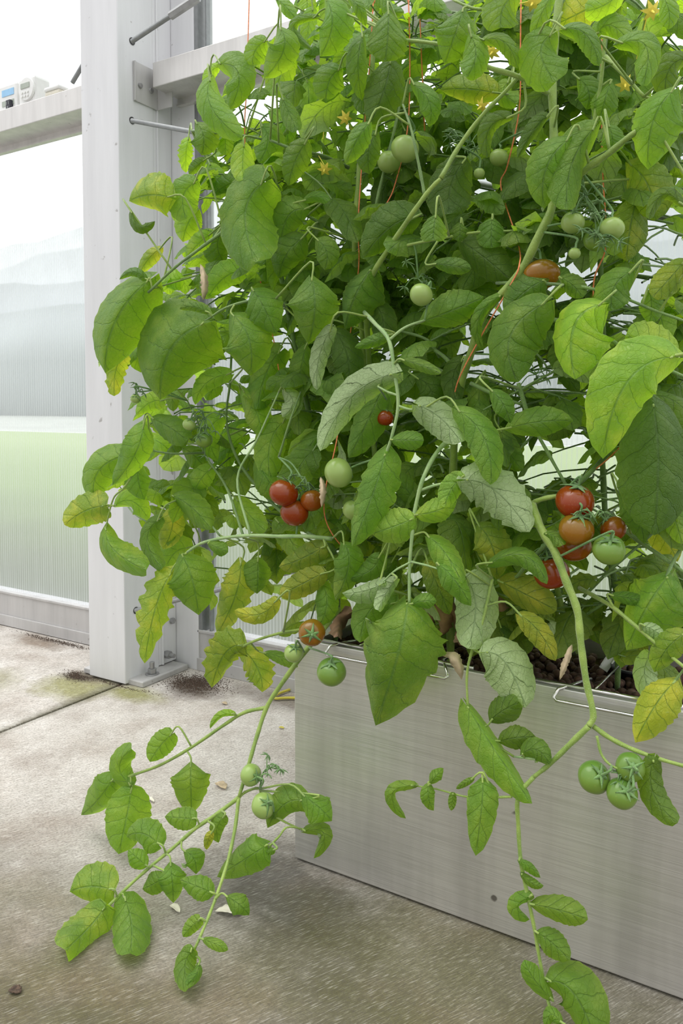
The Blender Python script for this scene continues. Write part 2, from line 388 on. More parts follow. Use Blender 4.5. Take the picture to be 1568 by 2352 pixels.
for (x, y) in ((303, 95), (303, 277), (312, 1402)):
    r = ray(x, y); p = CAM + r*(-1.577/r.x)
    b = MB(); b.cyl(p+Vector((-.001, 0, 0)), p+Vector((.0015, 0, 0)), .0095, 20); b.build('rod_hole', M['seal'], post)
# bracket under the right crossbeam end
br = thing('angle_bracket', 'small grey angle bracket with two screws on the post side under the beam end', 'bracket', (-1.575, 1.57, 1.6))
b = MB(); b.box(-1.5765, 1.515, 1.552, -1.572, 1.60, 1.655); b.box(-1.572, 1.515, 1.552, -1.569, 1.520, 1.655); b.box(-1.577, 1.6, 1.552, -1.52, 1.604, 1.655); b.build('plate', M['sillm'], br, bevel=.001)
for y in (1.535, 1.575):
    b = MB(); b.cyl((-1.572, y, 1.596), (-1.567, y, 1.596), .0075, 16, .006); b.build('screw', M['bolt'], br)
# crossbeams: a box front with a recessed lip under it
def beam(name, x0, x1, label):
    o = thing(name, label, 'beam', ((x0+x1)/2, 1.6, 1.6))
    b = MB(); b.box(x0, 1.555, 1.592, x1, 1.655, 1.657); b.build('beam_body', M['alu_raw'], o, bevel=.002)
    b = MB(); b.box(x0, 1.648, 1.572, x1, 1.662, 1.592); b.box(x0, 1.644, 1.572, x1, 1.648, 1.577); b.build('lower_lip', M['alu_raw'], o)
    return o
beam('crossbeam', -4.4, -1.718, 'raw aluminium crossbeam left of the post, with white timers standing on it')
beam('crossbeam', -1.545, 1.6, 'raw aluminium crossbeam right of the post, running behind the tomato leaves')
# brace rods, hooked into the post side
def rod(a, b_, label, coupler=None):
    o = thing('brace_rod', label, 'rod', a)
    m = MB(); m.cyl(a, b_, .0062, 14); m.build('rod', M['rod'], o, smooth=False)
    if coupler:
        m = MB(); d = (b_-a); m.cyl(a+d*coupler[0], a+d*coupler[1], .0105, 6); m.build('coupler', M['bolt'], o)
    return o
a = onY(303, 95, 1.485); b_ = onY(480, -22, 1.50); rod(a, a+(b_-a)*5.5, 'grey brace rod rising from the post above the beam, with a hexagonal coupler', (.29/3.1, .49/3.1))
a = onY(303, 277, 1.484); rod(a, onY(1640, 522, 1.50), 'grey brace rod sloping down behind the plants from the upper post')
a = onY(312, 1402, 1.478); rod(a, onY(1100, 1205, 1.49), 'grey brace rod low down, rising from near the post foot behind the leaves')
a = Vector((-1.719, 1.50, 1.705)); rod(a, onY(166, 190, 1.50), 'stub of grey brace rod beside the timers, left of the post')

# ------------------------------------------------------------------ timers on the left beam
TZ = 1.658
def timer(p, s, label, half=False):
    o = thing('plug_timer', label, 'timer', p); x, y, z = p
    b = MB(); b.box(x-.042*s, y-.012, z, x+.036*s, y+.045, z+.085*s); b.build('body', M['plastic_w'], o, bevel=.008)
    b = MB(); b.cyl((x+.004*s, y-.012, z+.045*s), (x+.004*s, y-.020, z+.045*s), .034*s, 32); b.build('dial', M['plastic_w'], o, bevel=.0015)
    b = MB(); b.box(x-.018*s, y-.022, z+.047*s, x+.022*s, y-.0202, z+.062*s); b.build('screen', M['plastic_g'], o)
    for i in range(3):
        for j in range(2):
            b = MB(); b.cyl((x+(-.012+.013*i)*s, y-.0202, z+(.035-.011*j)*s), (x+(-.012+.013*i)*s, y-.0235, z+(.035-.011*j)*s), .0038*s, 10); b.build('button', M['plastic_w'], o)
    return o
p = onY(70, 208, 1.585); timer((p.x, 1.585, TZ), 1.0, 'white round-faced plug timer with a grey screen on the left beam')
t2 = thing('plug_timer', 'white timer cut by the left picture edge, with a pale blue sticker', 'timer', (p.x-.105, 1.60, TZ))
b = MB(); b.box(p.x-.16, 1.58, TZ, p.x-.058, 1.63, TZ+.088); b.build('body', M['plastic_w'], t2, bevel=.008)
b = MB(); b.box(p.x-.13, 1.5785, TZ+.05, p.x-.072, 1.5798, TZ+.07); b.build('sticker', M['plastic_b'], t2)
b = MB(); b.box(p.x-.13, 1.5785, TZ+.02, p.x-.072, 1.5798, TZ+.036); b.build('sticker', M['plastic_g'], t2)
q = onY(22, 222, 1.575)
o = thing('socket_outlet', 'small black three-hole socket block between the two timers on the beam', 'socket', (q.x, 1.575, TZ))
b = MB(); b.box(q.x-.011, 1.568, TZ, q.x+.010, 1.587, TZ+.032); b.build('body', M['plastic_k'], o, bevel=.002)
for dx, w in ((-.005, .0015), (.004, .0015)):
    b = MB(); b.box(q.x+dx-w, 1.5670, TZ+.017, q.x+dx+w, 1.5682, TZ+.026); b.build('slot', M['rod'], o)
b = MB(); b.cyl((q.x, 1.5682, TZ+.009), (q.x, 1.567, TZ+.009), .003, 10); b.build('slot', M['rod'], o)
q = onY(128, 195, 1.575)
o = thing('plug', 'cream white plug adaptor lying on the beam right of the round timer', 'plug', (q.x, 1.575, TZ))
b = MB(); b.box(q.x-.034, 1.562, TZ, q.x+.030, 1.598, TZ+.014); b.build('base', M['plastic_c'], o, bevel=.004)
b = MB(); b.box(q.x-.036, 1.559, TZ+.014, q.x+.030, 1.600, TZ+.027); b.build('cap', M['plastic_w'], o, bevel=.005)
q = onY(160, 182, 1.59)
b = MB(); b.tube([Vector((q.x+.018*math.cos(a), 1.59+.01*math.sin(a), TZ+.011+.008*math.sin(a))) for a in [i*.42 for i in range(16)]], .0028, 8)
tag(b.build('cable_loop', M['plastic_c'], smooth=True, org=(q.x, 1.59, TZ)), 'small loop of cream cable lying on the beam beside the post', 'cable')

# ------------------------------------------------------------------ outside
b = MB(); b.add([(-90, 1.78, -.12), (60, 1.78, -.12), (60, 16.5, -.12), (-90, 16.5, -.12)], [(0,1,2,3)]); struct(b.build('ground', M['grass']))
b = MB(); b.add([(-150, 16.5, -.10), (120, 16.5, -.10), (120, 60, -.1), (-150, 60, -.1)], [(0,1,2,3)]); struct(b.build('ground_far', M['field']))
rnd = random.Random(3)
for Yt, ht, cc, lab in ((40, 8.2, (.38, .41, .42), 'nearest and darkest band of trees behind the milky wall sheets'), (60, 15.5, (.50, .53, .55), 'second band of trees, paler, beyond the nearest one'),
                   (85, 25, (.62, .65, .67), 'third hazy band of trees beyond the others'), (120, 39, (.76, .78, .80), 'palest and farthest ridge of trees behind all the other bands')):  # haze painted in: each farther band gets a paler colour
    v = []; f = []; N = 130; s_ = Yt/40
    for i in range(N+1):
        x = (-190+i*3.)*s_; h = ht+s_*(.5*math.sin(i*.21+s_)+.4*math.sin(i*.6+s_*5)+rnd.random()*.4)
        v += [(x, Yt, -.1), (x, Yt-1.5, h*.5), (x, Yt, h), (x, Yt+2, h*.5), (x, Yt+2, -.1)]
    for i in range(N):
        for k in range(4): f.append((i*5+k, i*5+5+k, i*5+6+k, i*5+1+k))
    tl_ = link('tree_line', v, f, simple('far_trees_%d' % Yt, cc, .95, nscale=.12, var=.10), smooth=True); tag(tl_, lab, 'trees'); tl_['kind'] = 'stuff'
# ================================================================== STEEL PLANTER
pl = thing('steel_planter', 'brushed stainless steel planter trough on the concrete floor, full of tomato plants', 'planter', (-.05, 1.2, 0))
b = MB(); x0, x1, y0, y1, z = PLX0, PLX1, PLY0, PLY1, PLZ; t = .003
b.box(x0, y0, .004, x1, y0+t, z); b.box(x0, y0+t, .004, x0+t, y1, z); b.box(x1-t, y0+t, .004, x1, y1, z); b.box(x0+t, y1-t, .004, x1-t, y1, z); b.box(x0+t, y0+t, .004, x1-t, y1-t, .008)
b.build('trough', M['steel'], pl, bevel=.0012)
b = MB(); b.box(x0+t, y0+t, z-.006, x1-t, y0+.016, z-.003); b.box(x0+t, y0+t, z-.006, x0+.03, y1-t, z-.003); b.box(x0+t, y1-.016, z-.006, x1-t, y1-t, z-.003); b.build('inner_rim', M['steel'], pl)
def wire_hook(px0, px1, label):
    a = onY(px0[0], px0[1], 1.027); c = onY(px1[0], px1[1], 1.027)
    o = thing('wire_frame', label, 'wire', (a.x, 1.04, PLZ))
    za = PLZ-.012
    P = [(a.x+.03, 1.11, PLZ-.004), (a.x+.02, 1.056, PLZ+.003), (a.x+.006, 1.034, PLZ+.001), (a.x+.001, 1.028, za+.003), (a.x+.006, 1.026, za)]
    n = 14
    P += [(a.x+.006+(c.x-a.x-.012)*i/n, 1.026, za) for i in range(1, n)]
    P += [(c.x-.006, 1.026, za), (c.x-.001, 1.028, za+.003), (c.x-.008, 1.034, PLZ+.001), (c.x-.022, 1.056, PLZ+.003), (c.x-.03, 1.11, PLZ-.004)]
    b = MB(); b.tube(P, .0024, 8); b.build('front_wire', M['chrome'], o, smooth=True)
    b = MB(); b.tube([(a.x-.04, 1.047, PLZ+.003), (c.x+.03, 1.047, PLZ+.003)], .0032, 8); b.build('rim_wire', M['chrome'], o, smooth=True)
    for k in range(1):
        xx_ = a.x+.05
        b = MB(); b.tube([(xx_, 1.05, PLZ+.004), (xx_+.004, 1.09, PLZ+.006), (xx_+.006, 1.16, PLZ+.004)], .0014, 6); b.build('cross_wire', M['chrome'], o, smooth=True)
wire_hook((745, 1485), (1030, 1535), 'bent chrome wire frame over the planter rim, near its left corner')
wire_hook((1268, 1582), (1545, 1640), 'bent chrome wire frame over the planter rim, below the clay pebbles on the right')
rnd = random.Random(11)
# clay pebbles and growing medium
v = []; f = []; SOIL = PLZ-.045
b = MB()
NX, NY = 90, 24
vv = [(x0+.005+(x1-x0-.01)*i/NX, y0+.006+(y1-y0-.012)*j/NY, SOIL-.008+.006*rnd.random()) for j in range(NY+1) for i in range(NX+1)]
ff = [(j*(NX+1)+i, j*(NX+1)+i+1, (j+1)*(NX+1)+i+1, (j+1)*(NX+1)+i) for j in range(NY) for i in range(NX)]
b.add(vv, ff)
ico = []
for i in range(5):
    for j in range(8):
        th = math.pi*(i+.5)/5; ph = 2*math.pi*j/8
        ico.append((math.sin(th)*math.cos(ph), math.sin(th)*math.sin(ph), math.cos(th)))
icf = [(i*8+j, (i+1)*8+j, (i+1)*8+(j+1)%8, i*8+(j+1)%8) for i in range(4) for j in range(8)] + [tuple(range(8)), tuple(range(39, 31, -1))]
for k in range(2600):
    r = rnd.uniform(.005, .0085); c = Vector((rnd.uniform(-.72, .5), y0+.012+rnd.random()**1.3*.26, SOIL+rnd.uniform(-.002, .012)))
    sq = (rnd.uniform(.8, 1.2), rnd.uniform(.8, 1.2), rnd.uniform(.7, 1)); a = rnd.random()*3
    b.add([c+Vector((p[0]*sq[0]*math.cos(a)-p[1]*sq[1]*math.sin(a), p[0]*sq[0]*math.sin(a)+p[1]*sq[1]*math.cos(a), p[2]*sq[2]))*r for p in ico], icf)
so = b.build('clay_pebbles', M['pebble'], smooth=True); tag(so, 'dark brown clay pebbles filling the steel planter', 'pebbles'); so['kind'] = 'stuff'
# net pot and white label clip among the pebbles
q = onZ(1460, 1535, SOIL+.02)
o = thing('net_pot', 'rim of a dark plastic net pot sunk in the pebbles beside the white clip', 'pot', (q.x, q.y, SOIL-.02))
b = MB(); n = 32
prof = [(.030, -.03), (.034, .012), (.037, .012), (.037, .016), (.032, .016), (.028, -.03)]
vv = [(q.x+r*math.cos(2*math.pi*i/n), q.y+r*math.sin(2*math.pi*i/n), SOIL+.008+h) for r, h in prof for i in range(n)]
b.add(vv, [(k*n+i, k*n+(i+1)%n, (k+1)*n+(i+1)%n, (k+1)*n+i) for k in range(5) for i in range(n)]); b.build('pot_wall', M['plastic_k'], o, smooth=True)
q = onZ(1402, 1512, SOIL+.03)
b = MB(); Q = Matrix.Rotation(R(28), 3, 'Y') @ Matrix.Rotation(R(-35), 3, 'X')
def rb(b, ax0, ay0, az0, ax1, ay1, az1):
    t_ = MB(); t_.box(ax0, ay0, az0, ax1, ay1, az1); b.add([Q @ v_ + q for v_ in t_.v], t_.f)
rb(b, -.007, -.001, -.022, .007, .001, .012); rb(b, -.007, -.004, -.018, -.005, .001, .010); rb(b, .005, -.004, -.018, .007, .001, .010)
for k in range(4): rb(b, -.0068+.0042*k, -.001, .012, -.0045+.0042*k, .001, .018)
tag(b.build('plant_clip', M['plastic_w'], org=q), 'white plastic forked clip stuck in the brown pebbles', 'clip')
# yellow hose, floor litter
P = catmull([(-.70, 1.42, .009), (-.82, 1.425, .009), (-.90, 1.45, .009), (-.97, 1.50, .009)], 6)
p0 = onZ(674, 1603, .006); p1 = onZ(632, 1604, .006)
P = catmull([p0+Vector((.12, .05, 0)), p0, p1, p1+Vector((-.012, .03, 0)), p1+Vector((0, .09, 0))], 6)
b = MB(); b.tube(P, .0035, 8); tag(b.build('garden_hose', M['hose'], smooth=True, org=p0), 'thin yellow hose on the concrete at the left end of the planter', 'hose')
def litter(px, py, s, mat, label, cat, seed, asp=2.2, group=None):
    p = onZ(px, py, .002); r_ = random.Random(seed); a = r_.random()*.8-.4; b = MB(); vv = []
    n, m_ = 9, 4
    for i in range(n+1):
        for j in range(m_+1):
            u = i/n*2-1; w = (j/m_*2-1)*math.sqrt(max(0, 1-u*u))/asp*(1+.3*r_.random()); 
            vv.append(p+Vector((s*(u*math.cos(a)-w*math.sin(a)), s*(u*math.sin(a)+w*math.cos(a)), s*(.08+.30*abs(w)*asp/1.5+.2*r_.random()*(1-abs(u))))))
    b.add(vv, [(i*(m_+1)+j, (i+1)*(m_+1)+j, (i+1)*(m_+1)+j+1, i*(m_+1)+j+1) for i in range(n) for j in range(m_)])
    o = b.build('dry_leaf', mat, smooth=True, org=p); tag(o, label, cat, group)
    so_ = o.modifiers.new('thick', 'SOLIDIFY'); so_.thickness = .0008
litter(507, 1806, .017, M['tan'], 'tan curled dry leaf scrap on the concrete between the two trailing shoots', 'leaf scrap', 1)
litter(524, 2098, .020, M['plastic_c'], 'pale dry leaf flake on the floor behind the middle trailing shoot tip', 'leaf scrap', 2, 3)
litter(402, 2088, .012, M['plastic_c'], 'small whitish flake on the floor below the round leaves of the left shoot', 'leaf scrap', 3, 3)
litter(515, 1616, .010, M['tan'], 'tiny tan leaf scrap on the pale concrete in front of the sill', 'leaf scrap', 4)
litter(646, 1672, .007, M['hose'], 'tiny yellowish scrap on the concrete close to the planter side', 'leaf scrap', 5)
litter(35, 2276, .009, M['debris'], 'brown crumb of dry leaf at the lower left edge of the floor', 'leaf scrap', 6, 1.6)
litter(345, 1838, .012, M['plastic_c'], 'pale flake on the concrete beside the left trailing shoot', 'leaf scrap', 7, 4)
# crumbs of dirt around the post foot
b = MB(); rnd = random.Random(5)
for cx, cy, rx, ry, n in ((-1.43, 1.58, .085, .06, 2600), (-1.75, 1.45, .05, .03, 700), (-2.05, 1.63, .16, .014, 700), (-1.60, 1.46, .12, .012, 420)):
    for k in range(n):
        x = cx+rnd.gauss(0, .5)*rx; y = cy+rnd.gauss(0, .5)*ry; s = rnd.uniform(.0006, .0017)
        if y > 1.655 or (-1.76 < x < -1.524 and 1.46 < y < 1.66): continue
        b.add([(x-s, y-s*.6, 0), (x+s, y-s, 0), (x+s*.3, y+s, 0), (x, y, s*1.2)], [(0, 1, 3), (1, 2, 3), (2, 0, 3), (0, 2, 1)])
so = b.build('dirt_crumbs', M['debris']); tag(so, 'dark crumbs of dirt scattered around the post foot', 'dirt'); so['kind'] = 'stuff'

# ================================================================== LEAVES
def leaf_geo(b3, m3, t3, wa, wb, nu=20, nv=5, lobe=.05, curl=.30, dep=1., seed=0, under=False, view=None, pet=None, quilt=1., wave=1.):
    """veined, folded and curled leaflet surface; b3/m3/t3 = midrib base, middle, tip; wa/wb = half widths as seen"""
    rn = random.Random(seed); c3 = m3*2-(b3+t3)*.5; L = (m3-b3).length+(t3-m3).length
    wa *= 1.08; wb *= 1.08; Wd = max(wa, wb)*1.10; V = []; UV = []; Fc = []
    ph = [rn.random()*6.3 for _ in range(8)]; skew = rn.uniform(-.25, .25)
    ncol = 2*nv+1; vd = view if view is not None else ((m3-CAM).normalized())
    pa = rn.uniform(.36, .46); pb = rn.uniform(.42, .60); 
    if max(wa, wb)*2 > .78*L: pa, pb = .46, .43
    pk = max(((u/100)**pa)*((1-u/100)**pb) for u in range(1, 100))
    teeth = 5.5+rn.random()*2
    for i in range(nu+1):
        u = i/nu; u = u if u > 0 else .0001
        p = b3*(1-u)**2+c3*2*u*(1-u)+t3*u*u
        T = ((c3-b3)*(1-u)+(t3-c3)*u); T = T.normalized() if T.length > 1e-6 else (t3-b3).normalized()
        a = T.cross(vd)
        if a.length < .15: a = a + rt*.2
        a.normalize(); e = a.cross(T).normalized()
        if e.dot(vd) < 0: e = -e
        f = (u**pa)*((1-u)**pb)/pk
        tooth = abs(((u*teeth+ph[0]) % 1)-.35)
        for j in range(-nv, nv+1):
            s = j/nv; q = abs(s); w = wa if s > 0 else wb
            lf = 1+lobe*(math.sin(u*teeth*6.283+ph[0]+(1 if s > 0 else 0))*1.0+.5*math.sin(u*teeth*13.7+ph[1]+s))*q*q*(1-abs(2*u-1)**6) - lobe*.8*tooth*q**3
            pl_ = w*f*q*lf; dz = math.sqrt(max(0, Wd*Wd-w*w))*f*q**1.4*dep
            cu = curl*Wd*f*(q**2.0)
            rip = wave*Wd*(.06*math.sin(u*9+ph[2]+(2. if s > 0 else 0))*q+.07*math.sin(u*15+ph[3]+s*2)*q*q+.035*math.sin(u*5+s*4+ph[4]))
            qu = -quilt*Wd*.04*abs(math.sin((u-.24*q)*4.6*math.pi+ph[5]))*min(1, q*3)*f
            back = -T*L*.13*(q**1.4)*math.exp(-u*5.5)
            V.append(p+a*(math.copysign(1, s)*pl_ if s else 0)+e*(dz+cu+rip*f+qu)+back+T*L*.03*skew*s*f)
            UV.append((.5+.5*s, u))
    for i in range(nu):
        for j in range(ncol-1):
            q0 = i*ncol+j
            q4 = (q0, q0+ncol, q0+ncol+1, q0+1)
            Fc.append(q4 if not under else q4[::-1])
    return V, UV, Fc
def add_mesh(name, V, UV, Fc, tint, parent, mat='leaf', extra=None):
    base = parent_loc(parent)
    nleaf = len(Fc); mats = [M[mat]]; mi = [0]*nleaf
    if extra is not None:
        k = len(V); V = V+list(extra.v); UV = UV+[(.5, .5)]*len(extra.v); Fc = Fc+[tuple(k+i for i in q) for q in extra.f]
        mats.append(M['stem']); mi += [1]*len(extra.f)
    o = link(name, [v-base for v in V], Fc, None, parent, (0,0,0), True, mats, mi); me = o.data
    uvl = me.uv_layers.new(name='UVMap'); idx = [0]*len(me.loops); me.loops.foreach_get('vertex_index', idx)
    fl_ = []
    for i in idx: fl_ += UV[i]
    uvl.data.foreach_set('uv', fl_)
    at = me.color_attributes.new('tint', 'FLOAT_COLOR', 'POINT')
    if isinstance(tint, tuple): tint = [tint]*len(V)
    elif len(tint) < len(V): tint = tint+[(0, 1, 0)]*(len(V)-len(tint))
    cc = []
    for c in tint: cc += [c[0], c[1], c[2], 1.]
    at.data.foreach_set('color', cc)
    return o
#KINDS  yellow, brightness, blotches
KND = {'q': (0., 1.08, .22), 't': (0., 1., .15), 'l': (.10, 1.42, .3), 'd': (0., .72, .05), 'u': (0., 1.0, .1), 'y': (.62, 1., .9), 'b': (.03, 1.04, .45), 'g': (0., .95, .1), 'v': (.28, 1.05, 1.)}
ROOTS = {1: (765, 1.13), 2: (985, 1.16), 3: (1240, 1.15), 4: (1500, 1.20)}
PLANTS = {}
LBL = {1: 'leftmost tomato plant, with shoots trailing over the planter corner onto the floor',
       2: 'second tomato plant from the left, with one pale downy shoot hanging down the middle',
       3: 'tall tomato plant right of the middle, with a thick stem bent over the planter front',
       4: 'rightmost tomato plant, big drooping leaves by the right edge of the picture'}
for k, (px, Y) in ROOTS.items():
    p = onY(px, 1500, Y); PLANTS[k] = thing('tomato_plant', LBL[k], 'plant', (p.x, Y, SOIL), 'tomato plants in the steel planter')
def which(px): return 1 if px < 745 else 2 if px < 1090 else 3 if px < 1385 else 4
LAY = {'F': .97, 'G': 1.02, 'M': 1.08, 'N': 1.14, 'B': 1.21, 'X': 1.30}
LEAVES = []
def parse(txt):
    for ln in txt.strip().splitlines():
        ln = ln.split('#')[0].strip()
        if not ln: continue
        a = ln.split(); LEAVES.append((*[float(q) for q in a[:8]], a[8], a[9], *a[10:]))
NFILL = 950
